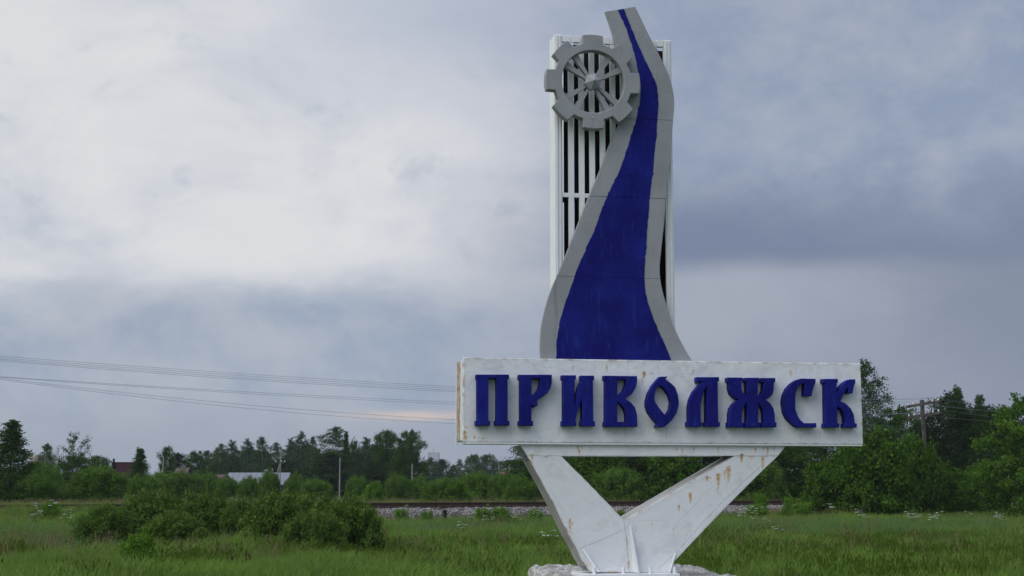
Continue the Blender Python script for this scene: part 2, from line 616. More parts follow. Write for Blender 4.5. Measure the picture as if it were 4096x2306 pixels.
C_DRY = tuft_set('tuft_dry', G_DRY, 5, 8, 0.2, 0.40, 0.75, 0.009, 0.35, heads=(0.07, 0.022, .8))
C_OLIVE = tuft_set('tuft_olive', G_OLIVE, 5, 10, 0.2, 0.30, 0.62, 0.016, 0.3, heads=(0.08, 0.03, .6))
C_PINK = tuft_set('tuft_pink', G_PINK, 4, 9, 0.2, 0.35, 0.6, 0.010, 0.35, heads=(0.09, 0.035, .9))
C_SORREL = tuft_set('tuft_sorrel', G_SORREL, 4, 4, 0.15, 0.35, 0.65, 0.012, 0.2, heads=(0.12, 0.045, 1.0))


def field(n, y0, y1, pad=2.0, pw=1.0):
    """points over the wedge of ground in view"""
    Y = y0 + (y1 - y0) * rng.rand(n) ** pw
    w = 0.355 * Y + pad
    X = (rng.rand(n) * 2 - 1) * w
    return X, Y


def dcol(X, Y):
    """photo column (2576 px wide) of a ground point"""
    return (2048 + FPX * X / Y) / 1.59


def lay(X, Y):
    return np.stack([X, Y, gz(X, Y)], -1)


RO_ = (0.0, 82.5)
on_near = lambda X, Y: sdist(X, Y) > np.where(X < -10, 1.5, 2.6)
X, Y = field(9000, 13, 25)
X2, Y2 = field(32000, 24, 48)
X3, Y3 = field(30000, 46, 104)
X, Y = np.concatenate([X, X2, X3]), np.concatenate([Y, Y2, Y3])
k = on_near(X, Y)
X, Y = X[k], Y[k]
dens = fbm(X * .5, Y * .5, 3)
k = rng.rand(len(X)) < 0.55 + dens
X, Y = X[k], Y[k]
scatter('meadow_grass', C_GREEN, 6, lay(X, Y), (0.35 + 1.5 * fbm(X * .45 + 9, Y * .28, 3) ** 1.3) * rng.uniform(.65, 1.35, len(X)), rng,
        'short green meadow grass covering the ground around the sign', 'grass')
# bluish taller grass: left edge field and a band right of the sign
X, Y = field(26000, 25, 62)
D = dcol(X, Y)
k = ((D < 330) & (Y > 34) & (Y < 52)) | ((D > 1730) & (Y > 38) & (Y < 62)) | ((D > 980) & (D < 1450) & (Y > 44) & (Y < 60) & (rng.rand(len(X)) < .25))
k &= fbm(X * .3 + 3, Y * .3, 3) + rng.normal(0, .10, len(X)) > 0.48
k &= rng.rand(len(X)) < np.clip((Y - 34) / 12, .15, 1)
X, Y = X[k], Y[k]
scatter('reed_grass', C_BLUE, 5, lay(X, Y), rng.uniform(.6, 1.1, len(X)), rng, 'taller bluish green grass in patches on the meadow', 'grass')
# dry stalks round the bushes, at the railway toe and beyond the track
X, Y = field(15000, 30, 130)
D = dcol(X, Y)
s = sdist(X, Y)
near = (s > 2.4) & (s < 9) & (D > 1900)
far = (s < -2.8) & (s > -26)
lft = (D < 760) & (Y > 31) & (Y < 41)
t_ = rng.uniform(14, 62, 2600)
s_ = rng.uniform(2.6, 10.5, 2600)
Xn, Yn = RO_[0] + .8 * t_ + .6 * s_, RO_[1] + .6 * t_ - .8 * s_
stray = (Y < 62) & (s > 3) & (rng.rand(len(X)) < .11)
k = stray | near | (far & (rng.rand(len(X)) < .9)) | (lft & (rng.rand(len(X)) < .45))
X, Y = np.concatenate([X[k], Xn]), np.concatenate([Y[k], Yn])
scatter('dry_grass', C_DRY, 5, lay(X, Y), rng.uniform(.6, 1.05, len(X)), rng, 'straw coloured dry grass stalks beside the bushes and the railway', 'grass')
# olive weeds in the right foreground
X, Y = field(17000, 22, 56)
D = dcol(X, Y)
q_ = fbm(X * .5 + 31, Y * .3, 3) + rng.normal(0, .08, len(X)) - .25 * sm(Y, 36, 56)
k = ((D > 1700) & (q_ > .42)) | (q_ > .60)
X, Y = X[k], Y[k]
scatter('olive_weeds', C_OLIVE, 5, lay(X, Y), rng.uniform(.5, .95, len(X)), rng, 'tall olive green weeds standing in the grass right of the sign', 'weeds')
# mauve flowering grass along the toe of the ballast
X, Y = field(16000, 55, 112)
D = dcol(X, Y)
s = sdist(X, Y)
k = ((s > 2.3) & (s < 5.5) & (D > 940) & (D < 2150)) | ((s < -2.4) & (s > -6) & (rng.rand(len(X)) < .8))
X, Y = X[k], Y[k]
scatter('flowering_grass', C_PINK, 4, lay(X, Y), rng.uniform(.5, .85, len(X)), rng, 'mauve flowering grass along the railway ballast', 'grass')
X, Y = field(900, 24.5, 34)
D = dcol(X, Y)
k = (D < 640) & (fbm(X * .6, Y * .6 + 4, 2) > .45)
X, Y = X[k][:60], Y[k][:60]
scatter('sorrel', C_SORREL, 4, lay(X, Y), rng.uniform(.45, .75, len(X)), rng, 'brown sorrel seed heads sticking out of the grass at the lower left', 'weeds')
# grass beyond the track
X, Y = field(26000, 66, 190)
k = sdist(X, Y) < -3.0
X, Y = X[k], Y[k]
scatter('field_grass', C_GREEN, 6, lay(X, Y), rng.uniform(.9, 1.7, len(X)), rng, 'green grass between the railway and the bushes beyond it', 'grass')

# ------------------------------------------------------------------ railway
RO = np.array([0.0, 82.5])                       # on the near rail
RD, RNn = np.array([0.8, 0.6]), np.array([0.6, -0.8])
T0, T1 = -62.0, 92.0


def rail_pt(t, s, z):
    q = RO + RD * t + RNn * s
    return (q[0], q[1], z)


prof = [(4.2, 0.02), (3.1, 0.20), (2.2, 0.48), (1.35, 0.66), (0.9, 0.71), (-2.4, 0.71), (-3.1, 0.66), (-4.4, 0.45), (-5.4, 0.30)]
ts = np.linspace(T0, T1, 310)
ss = np.concatenate([np.linspace(prof[k][0], prof[k + 1][0], 7)[:-1] for k in range(len(prof) - 1)] + [[prof[-1][0]]])
zz = np.interp(-ss, [-p[0] for p in prof], [p[1] for p in prof])
TT, SS = np.meshgrid(ts, ss, indexing='ij')
wob = 0.25 * (fbm(TT * .35, SS * .4 + 70, 3) - .5)
ZZ = np.interp(-(SS - wob * 1.3).ravel(), [-p[0] for p in prof], [p[1] for p in prof]).reshape(SS.shape) + 0.06 * (fbm(TT * 3, SS * 3, 3) - .5)
PX = RO[0] + RD[0] * TT + RNn[0] * SS
PY = RO[1] + RD[1] * TT + RNn[1] * SS
a, b = TT.shape
i, j = np.meshgrid(np.arange(a - 1), np.arange(b - 1), indexing='ij')
F = np.stack([i * b + j, (i + 1) * b + j, (i + 1) * b + j + 1, i * b + j + 1], -1).reshape(-1, 4)
m, T, out = new_mat('ballast_gravel')
p = T.new('ShaderNodeTexCoord').outputs['Object']
vo = T.new('ShaderNodeTexVoronoi')
T.put(vo.inputs['Vector'], p)
vo.inputs['Scale'].default_value = 14
c = T.mix(T.step(vo.outputs['Distance'], 0.1, 0.7), (0.20, 0.185, 0.18), (0.045, 0.04, 0.04))
c = T.mix(T.step(T.noise(p, 0.8, 4, 0.6), 0.52, 0.72, 0, .6), c, (0.075, 0.062, 0.05))
principled(T, out, c, 0.95, T.bump(vo.outputs['Distance'], 1.0, 0.06), 0, 0.1)
o = link('railway_ballast_bed', mesh('railway_ballast_bed', np.stack([PX, PY, ZZ], -1).reshape(-1, 3), F, m))
tag(o, kind='structure')

# loose stones on the near slope
def stone_mesh(seed, mat):
    r = np.random.RandomState(seed)
    V = np.array([(1, 0, 0), (-1, 0, 0), (0, 1, 0), (0, -1, 0), (0, 0, 1), (0, 0, -1.)]) * r.uniform(.6, 1.1, (6, 1)) + r.normal(0, .12, (6, 3))
    F = [(0, 2, 4), (2, 1, 4), (1, 3, 4), (3, 0, 4), (2, 0, 5), (1, 2, 5), (3, 1, 5), (0, 3, 5)]
    return mesh('stone', V * .055, F, mat)


m, T, out = new_mat('ballast_stone')
oi = T.new('ShaderNodeObjectInfo').outputs['Random']
c = T.mix(T.step(oi, 0.1, 1.0), (0.10, 0.092, 0.092), (0.34, 0.322, 0.312))
principled(T, out, c, 0.9, None, 0, 0.15)
C_STONE = src_collection('stones', [stone_mesh(k, m) for k in range(5)])
n = 34000
t = rng.uniform(-45, 50, n)
s = rng.uniform(0.85, 3.3, n)
z = np.interp(-s, [-p[0] for p in prof], [p[1] for p in prof]) + 0.02
k = fbm(t * .35 + 5, s * .7, 3) + .25 * (s < 2.7) > .52
t, s, z = t[k], s[k], z[k]
P = np.stack([RO[0] + RD[0] * t + RNn[0] * s, RO[1] + RD[1] * t + RNn[1] * s, z], -1)
scatter('ballast_stones', C_STONE, 5, P, rng.uniform(.6, 1.35, len(P)), rng, 'grey ballast stones heaped along the railway', 'gravel', 1.5)

track = empty('railway_track', rail_pt(0, -0.76, 0.8), 0)
tag(track, 'rusty single railway track on grey ballast behind the sign', 'railway')
tl = np.array(track.location)
rp = [(-.065, 0), (.065, 0), (.065, .014), (.012, .03), (.012, .15), (.036, .158), (.036, .19), (-.036, .19), (-.036, .158), (-.012, .15), (-.012, .03), (-.065, .014)]
for s0 in (0.0, -1.52):
    V = []
    for t in (T0, T1):
        for (q, hgt) in rp:
            V.append(np.array(rail_pt(t, s0 + q, 0.815 + hgt)) - tl)
    nn = len(rp)
    F = [(k, (k + 1) % nn, nn + (k + 1) % nn, nn + k) for k in range(nn)]
    link('rail', mesh('rail', V, F, M_RAIL), track)
ang = math.atan2(0.6, 0.8)
slm = mesh('sleeper', boxv(-.12, .12, -1.3, 1.3, -.14, 0.018), BOXF, M_SLEEP)
for t in np.arange(-44, 64, 0.62):
    q = np.array(rail_pt(t, -0.76 + random.Random(int(t * 100)).uniform(-.04, .04), 0.80)) - tl
    so = link('sleeper', slm, track)
    so.location = q
    so.rotation_euler = (0, 0, ang)


# ------------------------------------------------------------------ foliage generators
def leaf_quads(C, A, Wd, ln, wd, tint):
    """diamond leaves: centre, axis, width direction (all n x 3)"""
    n = len(C)
    V = np.empty((n, 4, 3))
    V[:, 0] = C - A * ln[:, None] * .5
    V[:, 1] = C + Wd * wd[:, None] * .5 - A * ln[:, None] * .08
    V[:, 2] = C + A * ln[:, None] * .5
    V[:, 3] = C - Wd * wd[:, None] * .5 - A * ln[:, None] * .08
    return V.reshape(-1, 3), np.arange(n * 4).reshape(n, 4), np.repeat(tint, 4)


def unit(v):
    return v / (np.linalg.norm(v, axis=-1, keepdims=True) + 1e-9)


def leaves_around(r, cen, n, sig, ln, wd, axis_bias, tvar=.35, flat=.0, fac=None):
    """cen: k x 3 cluster centres; n leaves each"""
    k = len(cen)
    sg = sig * (np.ones(k) if fac is None else np.asarray(fac))
    C = np.repeat(cen, n, 0) + r.normal(0, 1, (k * n, 3)) * np.repeat(sg, n)[:, None] * np.array([1, 1, .85])
    A = unit(r.normal(0, 1, (k * n, 3)) + np.asarray(axis_bias))
    nrm = unit(r.normal(0, 1, (k * n, 3)) + np.array([0, 0, .5 + flat]))
    Wd = unit(np.cross(A, nrm))
    t0 = np.repeat(np.clip(r.normal(.45, .26, k), 0, 1), n)
    t = np.clip(t0 + r.normal(0, tvar * .5, k * n), 0, 1)
    return leaf_quads(C, A, Wd, ln * r.uniform(.7, 1.3, k * n), wd * r.uniform(.7, 1.3, k * n), t)


def gen_tree(seed, H, Rr, h0, prof, nb, ncl, nl, sig, ln, wd, rise, droop, tr, bias, bark, leafm, tops=1, wander=.03, lv=(.62, 1.2)):
    r = np.random.RandomState(seed)
    wx, wy = r.normal(0, wander, 2) * H, r.normal(0, wander, 2) * H
    trunk = lambda h: np.array([wx[0] * h + wx[1] * math.sin(h * 3) * .5, wy[0] * h + wy[1] * math.sin(h * 2.4) * .5, h * H])
    parts = [tube([trunk(h) for h in np.linspace(-.02, .97, 9)], np.linspace(tr, tr * .12, 9), 7)]
    cen, fac = [], []
    for q in range(nb):
        u = (q + r.rand()) / nb
        h = h0 + (1 - h0) * u
        L = Rr * prof(u) * r.uniform(*lv)
        a = q * 2.399 + r.uniform(-.5, .5)
        hb = max(h0 * .6, h - rise * L / H * .6)
        p0 = trunk(hb)
        out = np.array([math.cos(a), math.sin(a), 0])
        rs = rise * r.uniform(.6, 1.25)
        cur = lambda s: p0 + out * L * s + np.array([0, 0, L * (rs * s - droop * s * s)])
        parts.append(tube([cur(s) for s in (0, .35, .7, 1)], np.array([1, .7, .4, .12]) * tr * .32 * (1.1 - .6 * u), 4))
        ss_ = 0.22 + .82 * r.rand(max(2, int(ncl * (.45 + .75 * L / Rr)))) ** .75
        for s in ss_:
            cen.append(cur(s) + r.normal(0, sig * .8, 3))
            fac.append(.45 + .6 * min(1.0, L / Rr) if u > .5 else 1.0)
    for _ in range(tops):
        for h in np.linspace(.86, 1.0, 7):
            cen.append(trunk(h) + r.normal(0, sig * .3, 3))
            fac.append(.5 - .32 * (h - .86) / .14)
    cen = np.array(cen)
    V, F, t = leaves_around(r, cen, nl, sig, ln, wd, bias, fac=fac)
    Vt, Ft = merge(parts)
    return (mesh('trunk', Vt, Ft, bark, True), mesh('crown', V, F, leafm, False, {'tint': t}), H, Rr)


def gen_bush(seed, H, Rr, ns, ncl, nl, sig, ln, wd, bias, leafm, shoots=12, base=.1, lump=.28):
    r = np.random.RandomState(seed)
    parts, cen = [], []
    la, le = r.rand(9) * 6.283, r.rand(9) * 1.4
    lumps = unit(np.stack([np.cos(la) * np.cos(le), np.sin(la) * np.cos(le), np.sin(le)], -1))
    for q in range(ns):
        a = q * 2.399 + r.uniform(-.4, .4)
        e = math.asin(min(1, (q + .5) / ns)) if ns > 1 else 1.
        d = np.array([math.cos(a) * math.cos(e), math.sin(a) * math.cos(e), math.sin(e)])
        f = .74 + lump * np.max(np.clip((lumps @ d - .72) / .28, 0, 1)) + r.uniform(-.08, .08)
        p0 = np.array([math.cos(a), math.sin(a), 0]) * Rr * .25 * r.rand()
        p1 = d * np.array([Rr, Rr, H]) * f
        p1[2] = max(p1[2], H * .06)
        mid = (p0 + p1) * .5 + np.array([0, 0, .12 * H * (1 - d[2])])
        cur = lambda s: p0 * (1 - s) ** 2 + 2 * mid * s * (1 - s) + p1 * s * s
        parts.append(tube([cur(s) for s in (0, .4, .75, 1)], np.array([1, .7, .4, .15]) * .012 * H, 3))
        for s in base + (1 - base) * r.rand(ncl) ** .55:
            cen.append(cur(s) + r.normal(0, sig, 3))
    for _ in range(shoots):
        a, q = r.rand() * 6.283, math.sqrt(r.rand()) * .75
        z0 = H * .78 * math.sqrt(max(0, 1 - q * q))
        b0 = np.array([math.cos(a) * q * Rr, math.sin(a) * q * Rr, z0])
        hh = H * r.uniform(.1, .26)
        tilt = r.normal(0, .18, 2)
        for s in np.linspace(0, 1, 5):
            cen.append(b0 + np.array([tilt[0] * hh * s, tilt[1] * hh * s, hh * s]))
    cen = np.array(cen)
    cen[:, 2] = np.maximum(cen[:, 2], .03 * H)
    V, F, t = leaves_around(r, cen, nl, sig, ln, wd, bias)
    V[:, 2] = np.maximum(V[:, 2], 0.0)
    Vt, Ft = merge(parts)
    return (mesh('stems', Vt, Ft, M_BARK, True), mesh('foliage', V, F, leafm, False, {'tint': t}), H, Rr)


L_BIRCH = mat_leaf('birch_leaf', (0.0323, 0.0617, 0.0206), (0.0735, 0.1205, 0.0441), (0.0441, 0.0882, 0.0470))
L_TREE = mat_leaf('tree_leaf', (0.0221, 0.0533, 0.0093), (0.0545, 0.1185, 0.0186), (0.0390, 0.0742, 0.0167))
L_DARK = mat_leaf('dark_tree_leaf', (0.0177, 0.0355, 0.0123), (0.041, 0.0737, 0.0232), (0.03, 0.0464, 0.0164))
L_BUSH = mat_leaf('willow_leaf', (0.0490, 0.1053, 0.0154), (0.1124, 0.2108, 0.0329), (0.0864, 0.1581, 0.0370))
L_THICK = mat_leaf('thicket_leaf', (0.038, 0.078, 0.014), (0.135, 0.220, 0.046), (0.076, 0.138, 0.030), .16)
L_FRESH = mat_leaf('right_tree_leaf', (0.044, 0.104, 0.013), (0.105, 0.200, 0.030), (0.064, 0.136, 0.020))
L_MAPLE = mat_leaf('maple_leaf', (0.0283, 0.0675, 0.0084), (0.0803, 0.1647, 0.0202), (0.0532, 0.1147, 0.0152))
L_BRIGHT = mat_leaf('fresh_leaf', (0.0617, 0.1411, 0.0141), (0.1297, 0.2470, 0.0318), (0.0926, 0.1976, 0.0247))
L_MAUVE = mat_leaf('mauve_twig', (0.1225, 0.0875, 0.0963), (0.2275, 0.175, 0.1837), (0.1575, 0.1225, 0.14))

p_birch = lambda u: (0.35 + .65 * math.sin(min(1, u * 1.6 + .25) * 1.57)) * (1 - u ** 2.2) ** .75 + .06
p_round = lambda u: math.sqrt(max(0.0, 1 - (2 * u - .85) ** 2 / 1.35)) * .95 + .08
p_cone = lambda u: (1 - u) ** .95 * .98 + .02
p_tall = lambda u: min(1.0, .55 + u) * (1 - u ** 3.2) ** .8 + .05
LIB = {
    'birch': [gen_tree(q, 13, 3.0, .10, p_birch, 66, 9, 34, .27, .19, .10, .75, .60, .14, (0, 0, -.9), M_BIRCH, L_BIRCH) for q in (1, 2, 3, 41)],
    'round': [gen_tree(q, 10, 3.8, .05, p_round, 68, 10, 38, .31, .20, .14, .55, .12, .17, (0, 0, -.2), M_BARK, L_TREE) for q in (4, 5, 6, 42)],
    'dark': [gen_tree(q, 11, 3.3, .02, p_tall, 72, 10, 36, .32, .19, .13, .7, .2, .16, (0, 0, -.3), M_BARK, L_DARK) for q in (7, 8, 9)],
    'cone': [gen_tree(q, 9, 2.9, .01, p_cone, 150, 9, 24, .22, .15, .09, .45, .06, .12, (0, 0, -.1), M_BARK, L_TREE, 1, .006, (.82, 1.08)) for q in (10, 11)],
    'airy': [gen_tree(q, 9, 2.6, .10, p_round, 50, 7, 12, .20, .19, .12, 1.1, .1, .11, (0, 0, .1), M_BARK, L_TREE) for q in (12, 13)],
    'mauve': [gen_tree(14, 9, 1.8, .12, p_birch, 50, 5, 8, .28, .2, .05, .9, .3, .1, (0, 0, .2), M_BARK, L_MAUVE)],
    'fresh': [gen_tree(15, 9, 3.6, .02, p_round, 62, 11, 34, .25, .24, .17, .5, .28, .15, (0, 0, -.5), M_BARK, L_FRESH)],
    'bush': [gen_bush(q, 3.2, 3.0, 58, 8, 46, .20, .17, .085, (0, 0, .5), L_BUSH, 40, .12, .40) for q in (20, 21, 22, 23)],
    'bright': [gen_bush(q, 3.0, 2.2, 46, 8, 28, .19, .18, .13, (0, 0, .1), L_BRIGHT, 14, .1, .36) for q in (24, 25)],
    'thicket': [gen_bush(q, 1.8, 1.9, 80, 10, 22, .085, .13, .042, (0, 0, .9), L_THICK, 80, .22, .44) for q in (26, 27, 28)],
    'maple': [gen_bush(q, 5.0, 3.2, 66, 9, 40, .27, .24, .19, (0, 0, -.35), L_MAPLE, 30, .08, .42) for q in (30, 31, 32)],
    'sapling': [gen_bush(q, 0.8, 0.55, 26, 6, 9, .07, .10, .035, (0, 0, .8), L_BRIGHT, 12, .2) for q in (33, 34)],
}
_cnt = {}
NAMES = {'birch': ('birch_tree', 'tree'), 'round': ('leafy_tree', 'tree'), 'dark': ('dark_tree', 'tree'), 'cone': ('conical_tree', 'tree'), 'airy': ('sparse_tree', 'tree'),
         'mauve': ('bare_twig_tree', 'tree'), 'fresh': ('bright_tree', 'tree'), 'bush': ('willow_bush', 'bush'), 'bright': ('fresh_bush', 'bush'), 'thicket': ('willow_shrub', 'shrub'),
         'maple': ('maple_bush', 'bush'), 'sapling': ('young_shrub', 'shrub')}


WIDE = {'birch': 1.75, 'dark': 1.5, 'round': 1.3, 'cone': 1.35, 'fresh': 1.1}


def grow(kind, dx_, dtop, dw, Yd, label, group=None, z0=None):
    """place a plant: photo column, row of its top and width (in 2576-px units) and distance"""
    k = _cnt.get(kind, 0)
    _cnt[kind] = k + 1
    a, b, H, Rr = LIB[kind][k % len(LIB[kind])]
    X = spot(dx_ * 1.59, Yd)
    z = float(gz(X, Yd)) if z0 is None else z0
    top = height(dtop * 1.59, Yd)
    sz = max(.15, (top - z)) / H * (0.97 if kind in ('bush', 'maple', 'thicket', 'bright', 'sapling') else 1.0)
    sx = dw * 1.59 * Yd / FPX * .5 / Rr * WIDE.get(kind, 1.0)
    e = empty(NAMES[kind][0], (X, Yd, z), k * 2.1 + dx_ * .01)
    e.scale = (sx, sx, sz)
    link(a.name.split('.')[0], a, e)
    link(b.name.split('.')[0], b, e)
    tag(e, label, NAMES[kind][1], group)
    return e


# ---- far background trees (left of the sign)
GT = 'trees beyond the railway'
FAR = [
    ('cone', 22, 1062, 165, 97, 'dark pointed tree at the left edge of the view'),
    ('birch', 106, 1117, 44, 190, 'small wispy birch just right of the pointed left-edge tree'),
    ('mauve', 141, 1122, 26, 200, 'thin mauve bare-twigged tree beside a wispy birch'),
    ('airy', 178, 1094, 92, 128, 'sparse tree with open feathery top left of the maroon wall'),
    ('round', 178, 1150, 96, 131, 'dense leafy tree under the sparse feathery one'),
    ('round', 240, 1150, 62, 190, 'low dark rounded tree left of the maroon wall'),
    ('cone', 350, 1130, 80, 128, 'broad twin-topped tree right of the maroon wall'),
    ('round', 417, 1128, 36, 178, 'slim leafy tree behind the pale concrete pole near the maroon wall'),
    ('dark', 446, 1142, 46, 182, 'dark tree above the small brown roof'),
    ('round', 485, 1140, 62, 215, 'hazy leafy tree right of the small brown roof'),
    ('birch', 548, 1118, 42, 215, 'birch at the left end of the row above the grey metal roof'),
    ('birch', 590, 1112, 46, 222, 'second birch from the left above the grey metal roof'),
    ('birch', 622, 1108, 42, 230, 'third birch from the left above the grey metal roof'),
    ('birch', 657, 1100, 46, 220, 'pointed birch above the middle of the grey metal roof'),
    ('birch', 700, 1115, 40, 232, 'low birch directly behind the braced pole'),
    ('birch', 724, 1106, 36, 225, 'slim birch just right of the braced pole'),
    ('birch', 754, 1090, 44, 214, 'tall narrow birch between the braced pole and the highest birch'),
    ('birch', 782, 1100, 34, 222, 'thin birch with sky showing through left of the highest birch'),
    ('birch', 828, 1076, 82, 208, 'highest broad birch in the row left of the sign'),
    ('cone', 868, 1090, 44, 206, 'pointed tree right of the highest birch'),
    ('round', 892, 1112, 34, 214, 'small leafy tree between two taller ones in the row'),
    ('birch', 920, 1106, 58, 210, 'drooping birch left of the two big leafy trees'),
    ('round', 976, 1087, 66, 196, 'left of the two big leafy trees ending the row'),
    ('round', 1030, 1089, 72, 192, 'right of the two big leafy trees ending the row'),
    ('dark', 850, 1142, 120, 190, 'dark undergrowth tree below the highest birch'),
    ('dark', 720, 1160, 110, 212, 'dark low tree behind the right end of the metal roof'),
    ('dark', 580, 1158, 120, 236, 'dark low tree behind the left end of the metal roof'),
    ('dark', 950, 1165, 90, 186, 'dark low tree in front of the drooping birch'),
    ('dark', 665, 1138, 110, 244, 'dark tree at the middle of the row above the metal roof'),
    ('dark', 900, 1140, 110, 216, 'dark tree filling the row right of the highest birch'),
    ('birch', 740, 1118, 70, 236, 'hazy birch behind the slim ones right of the braced pole'),
    ('birch', 520, 1135, 50, 240, 'low birch at the far left end of the row'),
    ('dark', 610, 1132, 90, 246, 'dark tree behind the second and third birches'),
    ('dark', 775, 1122, 80, 240, 'dark tree behind the thin birch with sky showing through'),
    ('dark', 955, 1122, 90, 222, 'dark tree behind the drooping birch'),
    ('round', 640, 1142, 90, 240, 'leafy tree filling the row above the middle of the metal roof'),
    ('round', 560, 1140, 80, 238, 'leafy tree filling the left end of the row'),
    ('dark', 795, 1135, 80, 226, 'dark tree left of and below the highest birch'),
    ('dark', 1000, 1130, 110, 205, 'dark tree between the two big leafy trees'),
    ('birch', 1082, 1152, 40, 300, 'birch standing before the grey apartment block'),
    ('dark', 1110, 1158, 46, 310, 'dark tree covering the right side of the apartment block'),
    ('dark', 1136, 1172, 34, 380, 'low far tree in the dip right of the apartment block'),
    ('birch', 1162, 1158, 30, 340, 'small pale birch left of the far rounded trees'),
    ('round', 1188, 1146, 44, 330, 'left of the two far rounded trees near the sign board'),
    ('round', 1226, 1147, 48, 332, 'right of the two far rounded trees near the sign board'),
    ('round', 1262, 1163, 44, 420, 'far tree behind the little red-roofed house'),
    ('round', 1298, 1158, 60, 440, 'hazy far tree next to the left leg of the sign'),
]
for kind, x_, t_, w_, y_, lab in FAR:
    grow(kind, x_, t_, w_, y_, lab, GT)

# ---- mid-distance willow bushes beyond the railway
GB = 'willow bushes along the far side of the railway'
MID = [
    ('bush', 92, 1172, 150, 116, 'willow bush below the wispy birch, behind a rounder one'),
    ('bush', 20, 1195, 90, 106, 'dark willow bush at the foot of the left-edge tree'),
    ('bush', 92, 1199, 125, 96, 'rounded willow bush near the track at the far left'),
    ('bush', 245, 1177, 170, 98, 'large round willow bush below the maroon wall'),
    ('bush', 365, 1200, 110, 104, 'willow bush right of the large round one'),
    ('bush', 440, 1190, 180, 112, 'broad willow bush below the small brown roof'),
    ('bush', 525, 1197, 90, 120, 'willow bush at the left end of the metal roof'),
    ('bush', 575, 1205, 80, 112, 'low willow bush in front of the metal roof'),
    ('bush', 632, 1203, 70, 110, 'willow bush left of the taller one before the metal roof'),
    ('bush', 678, 1190, 72, 106, 'upright willow bush covering the right part of the metal roof'),
    ('bush', 742, 1198, 70, 118, 'willow bush at the right end of the metal roof'),
    ('bush', 797, 1208, 104, 104, 'smooth rounded willow bush left of the tall bare pole'),
    ('bush', 898, 1202, 76, 106, 'willow bush right of the tall bare pole'),
    ('bright', 942, 1214, 62, 97, 'bright yellow-green bush close behind the track'),
    ('bush', 1000, 1199, 84, 112, 'willow bush below the short bare pole'),
    ('bush', 1056, 1203, 76, 122, 'greyish willow bush right of the short bare pole'),
    ('bush', 1122, 1206, 130, 98, 'dark green bush behind the track left of the sign leg'),
    ('bush', 1195, 1192, 130, 114, 'pale green bush in front of the far houses'),
    ('bush', 1262, 1196, 90, 108, 'bush next to the little red-roofed house'),
    ('bush', 1310, 1205, 100, 100, 'dark bush at the foot of the trees behind the left leg'),
]
for kind, x_, t_, w_, y_, lab in MID:
    grow(kind, x_, t_, w_, y_, lab, GB)

# ---- trees behind the sign and to its right
GS = 'trees behind the sign'
BEH = [
    ('round', 1352, 1120, 120, 118, 'tree rising beside the upper left leg of the sign'),
    ('round', 1440, 1082, 150, 112, 'leafy tree behind the left leg of the sign'),
    ('maple', 1500, 1110, 150, 104, 'green bush at the left of the opening between the legs'),
    ('dark', 1560, 1070, 160, 116, 'dark tree in the upper middle of the opening between the legs'),
    ('round', 1600, 1105, 170, 106, 'rounded leafy tree filling the opening between the legs'),
    ('maple', 1690, 1115, 150, 103, 'leafy bush low in the opening between the legs'),
    ('dark', 1730, 1068, 170, 116, 'dark tree behind the inner edge of the right leg'),
    ('dark', 1850, 1080, 170, 118, 'dark tree behind the right leg of the sign'),
    ('bush', 1560, 1180, 150, 101, 'low bush close to the track in the opening between the legs'),
    ('dark', 1950, 1085, 150, 116, 'dark tree below the right part of the name board'),
    ('round', 1990, 1112, 140, 110, 'leafy tree below the last letters of the name board'),
    ('round', 2080, 1098, 150, 114, 'leafy tree under the lower right corner of the name board'),
    ('bush', 1900, 1160, 180, 106, 'dark bush at track level right of the right leg'),
    ('birch', 2180, 916, 112, 116, 'tall feathery birch at the right end of the name board'),
    ('round', 2266, 1032, 130, 122, 'rounded tree between the tall birch and the telegraph pole'),
    ('dark', 2215, 1085, 120, 118, 'dark tree at the foot of the tall birch'),
    ('dark', 2374, 998, 150, 120, 'dark tree just right of the telegraph pole'),
    ('dark', 2330, 1072, 100, 122, 'dark tree directly behind the telegraph pole'),
    ('cone', 2418, 978, 92, 119, 'pointed tree, highest right of the telegraph pole'),
    ('cone', 2472, 1000, 90, 118, 'second pointed tree right of the telegraph pole'),
    ('dark', 2445, 1028, 210, 123, 'broad dark tree below the two pointed ones'),
    ('dark', 2530, 1030, 150, 124, 'dark tree behind the bright one at the right edge'),
]
for kind, x_, t_, w_, y_, lab in BEH:
    grow(kind, x_, t_, w_, y_, lab, GS)

GM = 'bushes in front of the railway right of the sign'
for kind, x_, t_, w_, y_, lab in [
    ('maple', 2098, 1152, 150, 86, 'left-hand leafy bush in front of the track right of the sign'),
    ('maple', 2192, 1096, 210, 86, 'biggest leafy bush in front of the telegraph pole'),
    ('maple', 2285, 1100, 150, 89, 'leafy bush hiding the foot of the telegraph pole'),
    ('maple', 2385, 1172, 160, 90, 'lower leafy bush right of the telegraph pole'),
    ('maple', 2465, 1180, 110, 92, 'lowest leafy bush before the bright right-edge tree'),
]:
    grow(kind, x_, t_, w_, y_, lab, GM)
grow('fresh', 2592, 1004, 200, 80, 'bright green leafy tree cut by the right edge of the view')

